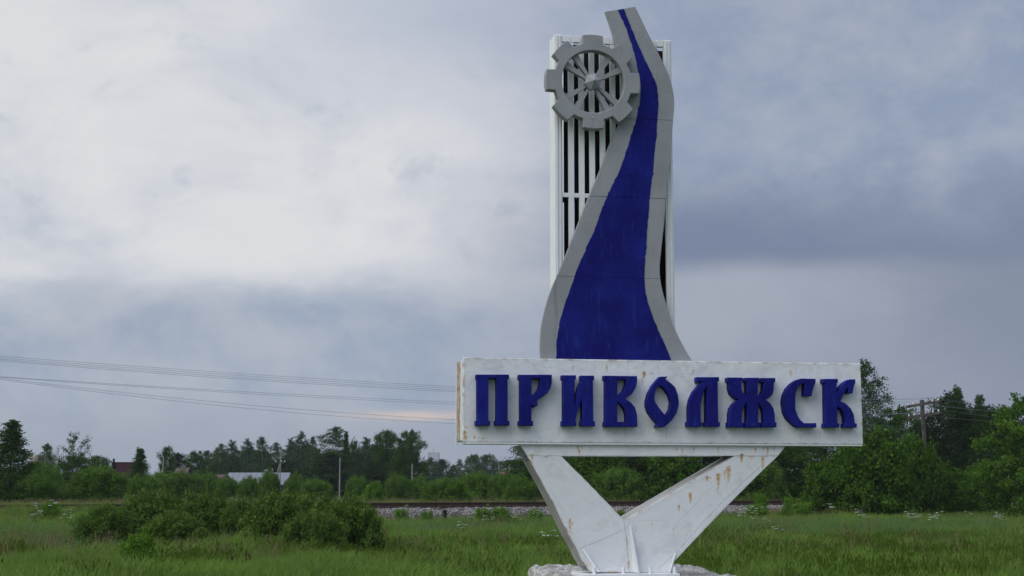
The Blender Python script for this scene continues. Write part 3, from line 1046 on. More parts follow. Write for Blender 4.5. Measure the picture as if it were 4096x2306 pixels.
# ---- near shrubs
GN_ = 'willow thicket in the meadow left of the sign'
for kind, x_, t_, w_, y_, lab in [
    ('thicket', 275, 1276, 190, 37.5, 'willow shrub at the left end of the near thicket'),
    ('thicket', 395, 1240, 230, 39.5, 'tallest willow shrub of the near thicket'),
    ('thicket', 520, 1248, 210, 39.0, 'yellowish willow shrub in the middle of the near thicket'),
    ('thicket', 715, 1243, 230, 36.5, 'dense willow shrub right of the notch in the near thicket'),
    ('thicket', 868, 1256, 215, 36.0, 'dense willow shrub at the right end of the near thicket'),
    ('thicket', 612, 1262, 150, 38.5, 'narrow willow shrub in the notch of the near thicket'),
    ('thicket', 790, 1292, 170, 34.5, 'low willow shrub at the front right of the near thicket'),
    ('thicket', 440, 1296, 200, 36.5, 'low leafy shrub at the front left of the near thicket'),
]:
    grow(kind, x_, t_, w_, y_, lab, GN_)
for kind, x_, t_, w_, y_, lab in [
    ('sapling', 358, 1340, 90, 29.5, 'small yellow-green shrub in front of the near thicket'),
    ('sapling', 322, 1362, 60, 30.5, 'tiny shrub left of the small yellow-green one'),
    ('sapling', 1215, 1278, 56, 66, 'small green shrub at the foot of the ballast'),
    ('sapling', 1258, 1274, 60, 67, 'right-hand small shrub at the foot of the ballast'),
    ('sapling', 1075, 1284, 40, 70, 'little weed bush on the ballast left of the short black post'),
    ('sapling', 1345, 1281, 52, 70, 'little weed bush on the ballast beside the left leg'),
    ('sapling', 1010, 1280, 46, 68, 'little weed bush beside the right end of the near thicket'),
    ('sapling', 1560, 1284, 44, 76, 'little weed bush on the ballast in the opening between the legs'),
    ('sapling', 2020, 1262, 70, 80, 'weed bush at the foot of the left-hand leafy bush'),
    ('sapling', 130, 1262, 60, 58, 'low weedy shrub in the grass at the far left of the track'),
    ('sapling', 1912, 1240, 46, 80, 'small yellow-green shrub beside the rail right of the right leg'),
    ('sapling', 1900, 1268, 70, 76, 'low weedy shrub below the rail right of the right leg'),
    ('sapling', 1985, 1248, 50, 82, 'weedy shrub at the rail left of the leafy bushes'),
]:
    grow(kind, x_, t_, w_, y_, lab)

# ------------------------------------------------------------------ cow parsley
m, T, out = new_mat('white_petals')
principled(T, out, (0.50, 0.52, 0.45), 0.8, None, 0, 0.1)
M_PETAL = m
m, T, out = new_mat('green_stem')
principled(T, out, (0.06, 0.10, 0.03), 0.8, None, 0, 0.1)
M_STEM = m


def parsley(seed):
    r = np.random.RandomState(seed)
    parts, V, F = [], [], []
    top = np.array([r.normal(0, .05), r.normal(0, .05), .80])
    parts.append(tube([(0, 0, -.02), top * .5, top], [.007, .006, .004], 4))
    heads = []
    for q in range(5):
        a = r.rand() * 6.28
        b0 = top * r.uniform(.55, .9)
        h = b0 + np.array([math.cos(a) * r.uniform(.08, .2), math.sin(a) * r.uniform(.08, .2), r.uniform(.1, .28)])
        parts.append(tube([b0, h], [.004, .003], 3))
        heads.append(h)
    for h in heads:
        for _ in range(16):
            a, q = r.rand() * 6.28, .062 * math.sqrt(r.rand())
            c_ = h + np.array([math.cos(a) * q, math.sin(a) * q, .012 - q * .2 + r.normal(0, .006)])
            s_ = .013
            k_ = len(V)
            n_ = unit(r.normal(0, .5, 3) + np.array([0, 0, 1.]))
            a1 = unit(np.cross(n_, [1, 0.2, 0]))
            a2 = np.cross(n_, a1)
            V += [c_ - a1 * s_, c_ + a2 * s_, c_ + a1 * s_, c_ - a2 * s_]
            F.append((k_, k_ + 1, k_ + 2, k_ + 3))
    Vt, Ft = merge(parts)
    return mesh('stem', Vt, Ft, M_STEM), mesh('flower_heads', np.array(V), np.array(F), M_PETAL)


PARS = [parsley(k) for k in range(4)]
rp_ = np.random.RandomState(5)
cl = [(1880, 62, 4, 'near the small shrubs at the foot of the ballast'), (2080, 60, 3, 'close to the left leg of the sign'), (1560, 63, 3, 'left of the short black post'),
      (1690, 64, 2, 'in front of the short black post'), (2960, 60, 8, 'in the big white cluster right of the right leg'), (3060, 50, 3, 'just below the big white cluster by the right leg'),
      (3330, 62, 3, 'before the left edge of the leafy bushes'), (3440, 60, 3, 'before the biggest leafy bush'), (3570, 62, 2, 'between the biggest leafy bush and the pole'),
      (3660, 57, 5, 'in the tall cluster below the telegraph pole'), (3790, 60, 2, 'right of the tall cluster below the telegraph pole'), (3900, 62, 2, 'before the lowest leafy bush'),
      (3995, 59, 4, 'before the bright right-edge tree'), (130, 50, 4, 'in the grass at the far left'), (310, 52, 4, 'at the left end of the near thicket'), (1310, 40, 2, 'near the left end of the open grass right of the thicket'),
      (1920, 44, 3, 'in the open grass left of the plinth'), (2190, 40, 2, 'right beside the left leg, low in the grass'), (2215, 34, 2, 'beside the foot of the left leg'), (860, 88, 2, 'beyond the track above the thicket')]
for (px, Yc, n_, where) in cl:
    for q in range(max(1, int(n_ * .7 + .5))):
        Yq = Yc + rp_.uniform(-9, 6)
        X_ = spot(px + rp_.normal(0, 38), Yq)
        sc_ = rp_.uniform(.75, 1.1)
        e = empty('cow_parsley', (X_, Yq, float(gz(X_, Yq))), rp_.rand() * 6.28)
        e.scale = (sc_ * 1.15, sc_ * 1.15, sc_)
        a_, b_ = PARS[rp_.randint(4)]
        link('stem', a_, e)
        link('flower_heads', b_, e)
        tag(e, 'white cow parsley ' + where, 'wildflower', 'cow parsley ' + where)

# ------------------------------------------------------------------ poles, wires, small far buildings
def cyl_part(name, p0, p1, r0, r1, mat, parent, sides=10):
    V, F = tube([p0, ((p0[0] + p1[0]) / 2, (p0[1] + p1[1]) / 2, (p0[2] + p1[2]) / 2), p1], [r0, (r0 + r1) / 2, r1], sides)
    me = mesh(name, V, [tuple(f) for f in F] + [tuple(range(sides))[::-1], tuple(range(2 * sides, 3 * sides))], mat, False)
    return link(name, me, parent)


# wooden telegraph pole
YP = 98.4
XP = spot(3700, YP)
zg = float(gz(XP, YP))
pole = empty('telegraph_pole', (XP, YP, zg))
tag(pole, 'weathered wooden telegraph pole with two crossarms rising behind leafy bushes', 'utility pole')
zt = height(1601, YP) - zg
lean = -0.030
cyl_part('pole', (0.03 * 0 + .25, 0, -.2), (.25 + lean * zt - .02, 0, zt), .17, .135, M_WOOD, pole, 12)
AD = np.array([0.6, -0.8])
arm_h = (height(1618, YP) - zg, height(1662, YP) - zg)
ends = []
for k, ah in enumerate(arm_h):
    ax_ = .25 + lean * ah
    hl = 1.34 - .05 * k
    dv = np.array([AD[0], AD[1], 0.085])
    c0 = np.array([ax_, -0.12, ah])
    A_, B_ = c0 - dv * hl, c0 + dv * hl
    sd_ = np.array([.8, .6, 0]) * .05
    upv = np.array([0, 0, .085])
    V = []
    for P_ in (A_, B_):
        V += [P_ - sd_ - upv, P_ + sd_ - upv, P_ + sd_ + upv, P_ - sd_ + upv]
    Fb = [(0, 1, 2, 3), (7, 6, 5, 4), (0, 4, 5, 1), (1, 5, 6, 2), (2, 6, 7, 3), (3, 7, 4, 0)]
    arm = link('crossarm', mesh('crossarm', V, Fb, M_WOOD), pole)
    row = []
    for f in (-.92, -.58, .58, .92):
        q = c0 + dv * hl * f + np.array([0, 0, .085])
        cyl_part('insulator', tuple(q), tuple(q + np.array([0, 0, .16])), .05, .032, M_PORC, arm, 8)
        row.append(q + np.array([XP, YP, zg + .15]))
    ends.append(row)


def wire(label, group, pts, r=.0065):
    """smooth hanging wire through 3 control stations (quadratic)"""
    P_ = np.array(pts)
    d = np.linalg.norm(P_ - P_[0], axis=1)
    u = np.linspace(d[0], d[-1], 60)
    q = np.stack([np.interp(u, d, P_[:, 0]), np.interp(u, d, P_[:, 1]), np.polyval(np.polyfit(d, P_[:, 2], min(2, len(d) - 1)), u)], -1)
    V, F = tube(q, r, 5)
    o = link('overhead_wire', mesh('overhead_wire', V, F, M_WIRE, True))
    tag(o, label, 'wire', group)


def on_line(px, off=0.0):
    """point of the telegraph line seen at photo column px, off = offset along the crossarm"""
    a_ = float(ray(px, HY)[0] / ray(px, HY)[1])
    base = YP - .75 * XP + off * (-.8 - .75 * .6) / 1.0
    Yq = base / (1 - .75 * a_)
    return a_ * Yq, Yq


wires = [(0, 0, 1427, 1549, 'topmost wire of the upper bundle crossing the left sky'), (0, 1, 1434, 1556, 'second wire of the upper bundle crossing the left sky'),
         (0, 2, 1440, 1563, 'third wire of the upper bundle crossing the left sky'), (0, 3, 1446, 1569, 'lowest wire of the upper bundle crossing the left sky'),
         (1, 0, 1509, 1611, 'upper wire of the middle pair left of the board'), (1, 1, 1511, 1619, 'lower wire of the middle pair left of the board'),
         (1, 2, 1516, 1680, 'upper of the two lowest slack wires left of the board'), (1, 3, 1521, 1697, 'lowest slack wire left of the board')]
for arm_k, ik, yl, ym, lab in wires:
    e0 = np.array(ends[arm_k][ik])
    off = (-.92, -.58, .58, .92)[ik] * 1.1
    pm = on_line(1837, off)
    pl_ = on_line(0, off)
    pm = (pm[0], pm[1], height(ym, pm[1]))
    pl_ = (pl_[0], pl_[1], height(yl, pl_[1]))
    dirv = (np.array(pl_) - e0)
    P_ = np.array([e0, pm, pl_])
    d = np.linalg.norm(P_[:, :2] - P_[0, :2], axis=1)
    co = np.polyfit(d, P_[:, 2], 2)
    far_d = d[-1] * 1.22
    P4 = e0 + dirv * 1.22
    P4[2] = np.polyval(co, far_d)
    wire(lab, 'telegraph wires', [P_[0], P_[1], P_[2], P4])
for arm_k in (0, 1):
    for ik in range(4):
        if arm_k == 1 and ik in (1, 2):
            continue
        e0 = np.array(ends[arm_k][ik])
        P2 = e0 + np.array([.8, .6, 0]) * 50
        mid_ = e0 + np.array([.8, .6, 0]) * 25
        mid_[2] -= .45 + .12 * ik
        wire('%s wire running right from the %s crossarm of the wooden pole' % (('leftmost', 'second', 'third', 'rightmost')[ik], ('upper', 'lower')[arm_k]), 'telegraph wires', [e0, mid_, P2])


def bare_pole(px, py, Yd, label, r=.14, arm=False):
    X_ = spot(px, Yd)
    z_ = float(gz(X_, Yd))
    h_ = height(py, Yd) - z_
    e = empty('concrete_pole', (X_, Yd, z_))
    cyl_part('pole', (0, 0, -.2), (0, 0, h_), r, r * .72, M_CONC, e)
    if arm:
        box('crossarm', (-.55, .55, -.06, .06, h_ - .75, h_ - .63), M_WOOD, e)
        for x_ in (-.48, .48, .12):
            cyl_part('insulator', (x_, 0, h_ - .63), (x_, 0, h_ - .48), .05, .04, M_PORC, e, 6)
    tag(e, label, 'utility pole', 'concrete poles beyond the railway')
    return e, h_


bare_pole(649, 1826, 172, 'pale concrete pole beside the dark tree right of the maroon wall', .075)
bare_pole(1358, 1833, 150, 'tall bare concrete pole in front of the highest birch', .08)
bare_pole(1648, 1856, 160, 'short bare concrete pole before the two big leafy trees', .08)
bare_pole(1996, 1862, 210, 'thin far pole left of the little red-roofed house', .09)
bare_pole(2037, 1858, 185, 'dark-topped pole right of the little red-roofed house', .09, True)
bare_pole(2074, 1869, 200, 'thin pole nearest to the left leg of the sign', .09)
e, h_ = bare_pole(1119, 1825, 165, 'concrete pole with slanting brace and crossarm beside the metal roof', .085, True)
cyl_part('brace', (-1.05, .2, -.2), (-.1, .1, h_ - .9), .075, .06, M_CONC, e)

# short black post at the track
X_ = spot(1780, 75.5)
z_ = float(gz(X_, 75.5))
e = empty('marker_post', (X_, 75.5, z_))
tag(e, 'short black wooden post at the foot of the ballast left of the sign', 'post')
hp = height(2043, 75.5) - z_
box('post', (-.10, .10, -.09, .09, -.1, hp), M_TAR, e, .015)
box('cap', (-.085, .085, -.075, .075, hp + .001, hp + .03), M_TAR, e, .01)

# ---- buildings
M_MAROON = mat_simple('maroon_sheet', (0.052, 0.013, 0.030), (0.066, 0.018, 0.038), 2, 0.5, 0.1, 0.005, 0.35)
M_SHEET = mat_simple('grey_roof_sheet', (0.115, 0.137, 0.172), (0.14, 0.165, 0.20), 1.2, 0.5, 0.1, 0.005, 0.35)
M_BRROOF = mat_simple('brown_roofing', (0.085, 0.060, 0.058), (0.12, 0.085, 0.08), 2, 0.85, 0.3, 0.01, 0.15)
M_WALL = mat_simple('plank_wall', (0.09, 0.07, 0.055), (0.14, 0.11, 0.09), 3, 0.9, 0.3, 0.01, 0.1)
M_PALE = mat_simple('pale_plaster', (0.42, 0.38, 0.34), (0.50, 0.46, 0.42), 1, 0.9, 0.1, 0.01, 0.1)
M_REDROOF = mat_simple('dull_red_roof', (0.13, 0.045, 0.04), (0.17, 0.06, 0.05), 2, 0.8, 0.2, 0.01, 0.15)
m, T, out = new_mat('dark_window_glass')
principled(T, out, (0.02, 0.025, 0.03), 0.15, None, 0, 0.5)
M_GLASS = m


def gable(name, label, px0, px1, pyr, pye, Yd, depth, roofm, wallm, roof_slope_front=True, extra=None):
    """house with its ridge across the view; pyr/pye: photo rows of ridge and eave"""
    x0, x1 = spot(px0, Yd), spot(px1, Yd)
    zr, ze = height(pyr, Yd + depth / 2), height(pye, Yd)
    z_ = float(gz((x0 + x1) / 2, Yd))
    e = empty(name, ((x0 + x1) / 2, Yd, z_))
    w = (x1 - x0) / 2
    zr -= z_
    ze -= z_
    V = boxv(-w + .15, w - .15, .15, depth - .15, -.3, ze - .05) + [(-w + .15, depth / 2, zr - .12), (w - .15, depth / 2, zr - .12)]
    F = [(0, 3, 2, 1), (0, 1, 5, 4), (2, 3, 7, 6), (3, 0, 4, 8, 7), (1, 2, 6, 9, 5)]
    link('wall', mesh('wall', V, F, wallm), e)
    t = .08
    for sgn in (0, 1):
        ya, yb = (-.25, depth / 2) if sgn == 0 else (depth + .25, depth / 2)
        dz_ = (zr - ze) / (depth / 2) * .25
        V = [(-w, ya, ze - dz_), (w, ya, ze - dz_), (w, yb, zr), (-w, yb, zr)]
        V += [(a_, b_, c_ + t) for a_, b_, c_ in V]
        rf = link('roof', mesh('roof', V, BOXF, roofm), e)
        if sgn == 0:
            # standing seams
            nseam = max(4, int(2 * w / .65))
            sm_ = []
            for q in range(nseam + 1):
                xs = -w + .02 + (2 * w - .04) * q / nseam
                Vs = [(xs - .015, ya, ze - dz_ + t), (xs + .015, ya, ze - dz_ + t), (xs + .015, yb, zr + t), (xs - .015, yb, zr + t)]
                Vs += [(a_, b_, c_ + .035) for a_, b_, c_ in Vs]
                link('seam', mesh('seam', Vs, BOXF, roofm), rf)
    tag(e, label, 'house')
    return e, w, zr, ze


e, w_, zr, ze = gable('metal_roof_house', 'long low house with grey sheet metal roof behind the bushes', 893, 1145, 1894, 1938, 175, 6.5, M_SHEET, M_WALL)
for px, top, rr in ((1042, 1884, .10), (1049, 1883, .11), (1071, 1880, .08)):
    x_ = spot(px, 175) - e.location.x
    zt_ = height(top, 178.2) - e.location.z
    ch = cyl_part('chimney_pipe', (x_, 3.25, zr - .1), (x_, 3.25, zt_), rr, rr, M_SHEET, e, 8)
    cyl_part('cowl', (x_, 3.25, zt_ + .002), (x_, 3.25, zt_ + .12), rr * 1.7, rr * .6, M_SHEET, ch, 8)
gable('brown_roof_shed', 'small shed with brown roof between the left-hand bushes', 688, 742, 1875, 1902, 168, 4.2, M_BRROOF, M_WALL)
gable('red_roof_house', 'little far house with dull red roof near the left leg', 1994, 2024, 1890, 1900, 260, 4.0, M_REDROOF, M_PALE)
gable('pale_shed', 'grey low shed roof left of the long metal roof', 846, 892, 1902, 1915, 150, 4.0, M_BRROOF, M_PALE)

# maroon clad building: wall of upright sheets with corner post and flat roof
Yd = 158
x0, x1 = spot(441, Yd), spot(540, Yd)
z_ = float(gz(x0, Yd))
zt_ = height(1853, Yd) - z_
e = empty('maroon_clad_shed', ((x0 + x1) / 2, Yd, z_))
w = (x1 - x0) / 2
tag(e, 'maroon sheet metal building showing above the large round bush', 'shed')
box('wall', (-w, w, .06, 3.4, -.2, zt_), M_MAROON, e)
nsh = 9
for q in range(nsh):
    xa = -w + 2 * w * q / nsh
    box('cladding_sheet', (xa + .01, xa + 2 * w / nsh - .01, .0 + .015 * (q % 2), .055, 0, zt_ - .02), M_MAROON, e)
box('roof', (-w - .08, w + .08, -.06, 3.5, zt_ + .002, zt_ + .10), M_MAROON, e)
px_ = spot(452, Yd) - e.location.x
box('corner_post', (px_ - .1, px_ + .1, -.16, -.07, 0, zt_ + .45), M_BLACK, e)

# far apartment block and pale building on the left
def block(name, label, px0, px1, py0, Yd, depth, storeys, cols, wallm, tower=None):
    x0, x1 = spot(px0, Yd), spot(px1, Yd)
    z_ = float(gz(x0, Yd))
    h_ = height(py0, Yd) - z_
    w = (x1 - x0) / 2
    e = empty(name, ((x0 + x1) / 2, Yd, z_))
    box('wall', (-w, w, 0, depth, -.5, h_), wallm, e)
    box('roof_parapet', (-w - .15, w + .15, -.15, depth + .15, h_ + .003, h_ + .7), wallm, e)
    wm = mesh('window', boxv(-.75, .75, -.05, .02, -.75, .75), BOXF, M_GLASS)
    sh = h_ / storeys
    for a_ in range(storeys):
        for b_ in range(cols):
            o = link('window', wm, e)
            o.location = (-w + 2 * w * (b_ + .5) / cols, -.01, sh * (a_ + .55))
    if tower:
        box('roof_housing', (tower[0], tower[1], 1.5, depth - 1.5, h_ + .71, h_ + 3.4), wallm, e)
        cyl_part('antenna', ((tower[0] + tower[1]) / 2, depth / 2, h_ + 3.3), ((tower[0] + tower[1]) / 2, depth / 2, h_ + 6.4), .12, .06, M_CONC, e, 6)
    tag(e, label, 'building')


M_FARW = mat_simple('grey_panel_wall', (0.36, 0.38, 0.42), (0.42, 0.44, 0.48), .2, 0.9, 0.05, 0.01, 0.1)
block('apartment_block', 'grey apartment block far off between the tree groups', 1712, 1770, 1842, 640, 12, 5, 4, M_FARW, (-3.4, 1.2))
block('pale_house', 'pale low building behind the wispy birch at the far left', 112, 160, 1838, 260, 8, 2, 3, M_PALE)

# ------------------------------------------------------------------ the town sign
PSI = R(10.0)
UX = np.array([math.cos(PSI), math.sin(PSI), 0])
UN = np.array([math.sin(PSI), -math.cos(PSI), 0])          # towards the viewer
d = ray(1852, 1770)
BL = np.array([0, 0, EYE]) + d / d[1] * 17.5                # lower left corner of the board's front face


def world_on(px, py, w):
    d = ray(px, py)
    C = np.array([0, 0, EYE])
    t = ((BL - C) @ UN + w) / (d @ UN)
    return C + d * np.asarray(t)[..., None]


SO = world_on(2600, 2292, 0.0)                              # foot of the legs on the plinth


def loc(px, py, w):
    """sign coordinates (x across, y back, z up) of a photo point lying in the plane w metres before the board face"""
    P_ = world_on(np.asarray(px, float), np.asarray(py, float), w)
    q = P_ - SO
    return np.stack([q @ UX, np.full(np.shape(px), -w, float), q[..., 2]], -1)


sign = empty('town_sign', tuple(SO), PSI)
tag(sign, 'white town sign with blue letters, grey gear wheel and blue river stripe on slatted tower', 'town sign')

c3 = lambda a: (1800 + np.asarray(a, float)[:, 0] / 2.8622, 1400 + np.asarray(a, float)[:, 1] / 2.8622)
c4 = lambda a: (2600 + np.asarray(a, float)[:, 0] / 2.8622, 1400 + np.asarray(a, float)[:, 1] / 2.8622)
c1 = lambda a: (2100 + np.asarray(a, float)[:, 0] / 2.0714, np.asarray(a, float)[:, 1] / 2.0714)
c2 = lambda a: (2100 + np.asarray(a, float)[:, 0] / 1.686, 600 + np.asarray(a, float)[:, 1] / 1.686)
c5 = lambda a: (2000 + np.asarray(a, float)[:, 0] / 2.1467, 1750 + np.asarray(a, float)[:, 1] / 2.1467)


def plate(name, loops, w_front, thick, mat, parent, bevel=0.005, closed_back=True):
    """slab cut to 2-D outlines (x, z), front face at w_front"""
    cu = bpy.data.curves.new(name, 'CURVE')
    cu.dimensions = '2D'
    cu.fill_mode = 'BOTH'
    for lp in loops:
        sp = cu.splines.new('POLY')
        sp.points.add(len(lp) - 1)
        for q, pnt in enumerate(lp):
            sp.points[q].co = (pnt[0], pnt[1], 0, 1)
        sp.use_cyclic_u = True
    cu.extrude = thick / 2 - bevel
    cu.bevel_depth = bevel
    cu.bevel_resolution = 0
    cu.offset = -bevel
    tmp = bpy.data.objects.new('tmp', cu)
    COL.objects.link(tmp)
    dg = bpy.context.evaluated_depsgraph_get()
    me = bpy.data.meshes.new_from_object(tmp.evaluated_get(dg))
    bpy.data.objects.remove(tmp, do_unlink=True)
    n_ = len(me.vertices)
    co = np.empty(n_ * 3, np.float32)
    me.vertices.foreach_get('co', co)
    co = co.reshape(-1, 3)
    new = np.stack([co[:, 0], -(w_front - thick / 2) - co[:, 2], co[:, 1]], -1)
    me.vertices.foreach_set('co', new.astype(np.float32).ravel())
    me.update()
    me.name = name
    me.polygons.foreach_set('use_smooth', np.zeros(len(me.polygons), dtype=bool))
    me.materials.clear()
    me.materials.append(mat)
    return link(name, me, parent)


def xz(pts):
    return [(float(a_[0]), float(a_[2])) for a_ in pts]


# ---- rust and grime maps are laid on dense faces, streak by streak (photo pixels)
STREAK = []


def st(conv, lst):
    for (x_, y0, y1, wd, s_) in lst:
        (px, qx), (py0, py1) = conv([(x_, y0), (x_, y1)])
        STREAK.append((px, py0, py1, wd, s_))


st(c3, [(1408, 180, 275, 2.2, .8), (1795, 170, 262, 3, .9), (2225, 150, 190, 2.5, .7), (2222, 245, 330, 4.5, 1.3), (2205, 300, 440, 4, .55), (165, 925, 1030, 5, 1.2), (180, 985, 1040, 4, 1.1),
        (280, 990, 1030, 4, .9), (330, 995, 1025, 5, .8), (375, 1000, 1040, 4, .8), (415, 1005, 1030, 3, .7), (180, 880, 905, 2.5, 1.2), (230, 785, 840, 3, .5), (1056, 680, 850, 2.5, .35), (968, 735, 810, 2.5, .4),
        (175, 150, 230, 4, .4), (960, 170, 220, 4, .35), (2320, 260, 300, 3, .5)])
st(c4, [(20, 255, 310, 3, .6), (495, 222, 280, 3, .7), (370, 265, 320, 4, .4), (1612, 240, 318, 3.5, .8), (1668, 212, 240, 3, .5), (1712, 300, 320, 3, .5), (830, 480, 520, 2, .5), (440, 170, 210, 3, .35), (2365, 640, 720, 2, .3)])
st(c5, [(668, 72, 120, 3, 1.1), (680, 105, 158, 3, 1.2), (698, 70, 110, 1.5, .8), (1520, 95, 140, 3, .6), (1565, 95, 160, 3, .8), (1665, 82, 140, 2.5, .9), (1875, 85, 145, 2.5, .8), (2195, 90, 140, 3, .9), (2075, 140, 225, 4.5, 1.35),
        (2160, 170, 230, 4, .5), (2255, 160, 290, 4.5, .95), (2298, 85, 165, 2.5, 1.0), (2262, 85, 130, 2, .8), (2355, 75, 130, 3, .9), (1778, 335, 390, 5, 1.1), (1808, 340, 370, 2.5, .9), (1875, 310, 450, 6, 1.15), (1870, 430, 560, 4, .35),
        (1930, 275, 400, 4, .6), (1962, 245, 400, 7, .95), (1950, 380, 560, 3, .3), (1635, 475, 570, 5, 1.1), (1615, 520, 560, 2, .5), (1537, 580, 640, 3.5, 1.1), (600, 695, 840, 4, .95), (622, 725, 770, 2.5, .7), (275, 140, 225, 5, .75),
        (415, 480, 520, 3, .4), (465, 575, 620, 2, .6), (1302, 730, 800, 2.5, .6), (1496, 765, 830, 3, .5), (850, 740, 760, 2, .7), (740, 1090, 1150, 5, .7), (1605, 825, 860, 2, .5), (2060, 350, 460, 7, .25), (960, 1140, 1170, 12, .6), (1100, 1060, 1150, 5, .6)])
SEAMS = []
_dr = random.Random(8)
DRIPS = [(_dr.uniform(1895, 3420), 1700 + _dr.uniform(0, 10), 1725 + _dr.uniform(5, 45), _dr.uniform(.12, .38)) for _ in range(46)]
DRIPS += [(_dr.uniform(1860, 3440), 1436 + _dr.uniform(0, 14), 1455 + _dr.uniform(5, 60), _dr.uniform(.08, .3)) for _ in range(40)]


def seam(conv, pts, s_):
    a_, b_ = conv(pts)
    for q in range(len(a_) - 1):
        SEAMS.append((a_[q], b_[q], a_[q + 1], b_[q + 1], s_))


seam(c5, [(680, 955), (860, 885), (1045, 800)], .9)
seam(c5, [(640, 820), (760, 770), (920, 710)], .25)
seam(c5, [(460, 165), (700, 390), (880, 590), (1040, 790)], .28)
seam(c5, [(425, 430), (500, 560), (600, 760), (665, 955)], .35)
seam(c5, [(1100, 740), (1480, 500), (1850, 300)], .22)
seam(c5, [(1190, 715), (1440, 715)], .3)
seam(c5, [(1490, 770), (1640, 620), (1760, 480), (1830, 420), (1925, 540)], .35)
seam(c5, [(1350, 1140), (1510, 990), (1750, 720), (1925, 540), (2100, 370), (2240, 250)], .7)
seam(c5, [(1540, 735), (1640, 820)], .3)
seam(c4, [(180, 890), (183, 1060)], .45)
seam(c4, [(190, 892), (880, 895)], .30)


def wear(PXg, PYg, seed=0):
    rust = np.zeros_like(PXg)
    wig = (fbm(PXg * .09 + seed, PYg * .05, 3) - .5) * 9
    for (x_, y0, y1, wd, s_) in STREAK:
        t_ = (PYg - y0) / (y1 - y0)
        w_ = wd * 1.4 * (1.15 - .5 * np.clip(t_, 0, 1))
        f = np.exp(-((PXg - x_ + wig * .5) / w_) ** 2) * sm(t_, -.08, .10) * (1 - sm(t_, .25, 1.45)) * s_
        rust = np.maximum(rust, f)
    spk = fbm(PXg * .16 + 40, PYg * .16 + seed, 4)
    rust = np.maximum(rust, .5 * sm(spk, .71, .82))
    grime = np.zeros_like(PXg)
    for (xa, ya, xb, yb, s_) in SEAMS:
        L2 = (xb - xa) ** 2 + (yb - ya) ** 2
        t_ = np.clip(((PXg - xa) * (xb - xa) + (PYg - ya) * (yb - ya)) / L2, 0, 1)
        dd = np.hypot(PXg - xa - t_ * (xb - xa), PYg - ya - t_ * (yb - ya)) + (fbm(PXg * .2, PYg * .2, 2) - .5) * 1.5
        grime = np.maximum(grime, s_ * np.clip(1 - dd / 2.2, 0, 1))
    for (x_, y0, y1, s_) in DRIPS:
        t_ = (PYg - y0) / (y1 - y0)
        grime = np.maximum(grime, s_ * np.exp(-((PXg - x_ + wig * .3) / 3.2) ** 2) * sm(t_, -.05, .1) * (1 - sm(t_, .2, 1.1)))
    blot = fbm(PXg * .02 + 8, PYg * .02 + seed, 4)
    grime = np.maximum(grime, .18 * sm(blot, .56, .76))
    return rust, grime


def dense_face(name, PXg, PYg, w, rough, mat, parent, thick=.012, seed=0):
    """front sheet built as a dense grid of photo points laid on the plane w, with real unevenness, plus its rim"""
    n_, m_ = PXg.shape
    P_ = loc(PXg.ravel(), PYg.ravel(), w)
    rel = (fbm(P_[:, 0] * 9 + seed, P_[:, 2] * 9, 4) - .5) + .6 * (np.abs(fbm(P_[:, 0] * 22, P_[:, 2] * 22 + seed, 3) - .5))
    edge = np.ones((n_, m_))
    edge[0, :] = edge[-1, :] = edge[:, 0] = edge[:, -1] = .25
    P_[:, 1] -= rel * rough * edge.ravel()
    rust, grime = wear(PXg, PYg, seed)
    gi_, gj_ = np.meshgrid(np.arange(n_), np.arange(m_), indexing='ij')
    ed_ = np.minimum(np.minimum(gi_, n_ - 1 - gi_), np.minimum(gj_, m_ - 1 - gj_))
    en_ = fbm(PXg * .05 + 60, PYg * .05 + seed, 4)
    grime = np.maximum(grime, .5 * np.exp(-ed_ / 1.6) * sm(en_, .38, .62))
    rust = np.maximum(rust, .75 * np.exp(-ed_ / 1.8) * sm(en_, .54, .70))
    P_[:, 1] -= (grime.ravel() > .25) * .0015
    i, j = np.meshgrid(np.arange(n_ - 1), np.arange(m_ - 1), indexing='ij')
    F = np.stack([i * m_ + j, (i + 1) * m_ + j, (i + 1) * m_ + j + 1, i * m_ + j + 1], -1).reshape(-1, 4)
    # rim going back
    loop = [(0, q) for q in range(m_)] + [(q, m_ - 1) for q in range(1, n_)] + [(n_ - 1, q) for q in range(m_ - 2, -1, -1)] + [(q, 0) for q in range(n_ - 2, 0, -1)]
    idx = np.array([a_ * m_ + b_ for a_, b_ in loop])
    back = P_[idx].copy()
    back[:, 1] = -w + thick
    off = len(P_)
    nl_ = len(idx)
    k_ = np.arange(nl_)
    F2 = np.stack([idx[k_], idx[(k_ + 1) % nl_], off + (k_ + 1) % nl_, off + k_], -1)
    V = np.concatenate([P_, back])
    return link(name, mesh(name, V, np.concatenate([F, F2]), mat, True, {'rust': np.concatenate([rust.ravel(), rust.ravel()[idx]]), 'grime': np.concatenate([grime.ravel(), grime.ravel()[idx]])}), parent)


# ---- name board
BD = 0.45                                                   # depth of the board
tl_, tr_, bl_, br_ = loc([1852, 3440, 1852, 3453.6], [1431, 1455, 1770, 1777], 0.0)
u0, u1 = float((tl_[0] + bl_[0]) / 2), float((tr_[0] + br_[0]) / 2)
v0, v1 = float((bl_[2] + br_[2]) / 2), float((tl_[2] + tr_[2]) / 2)


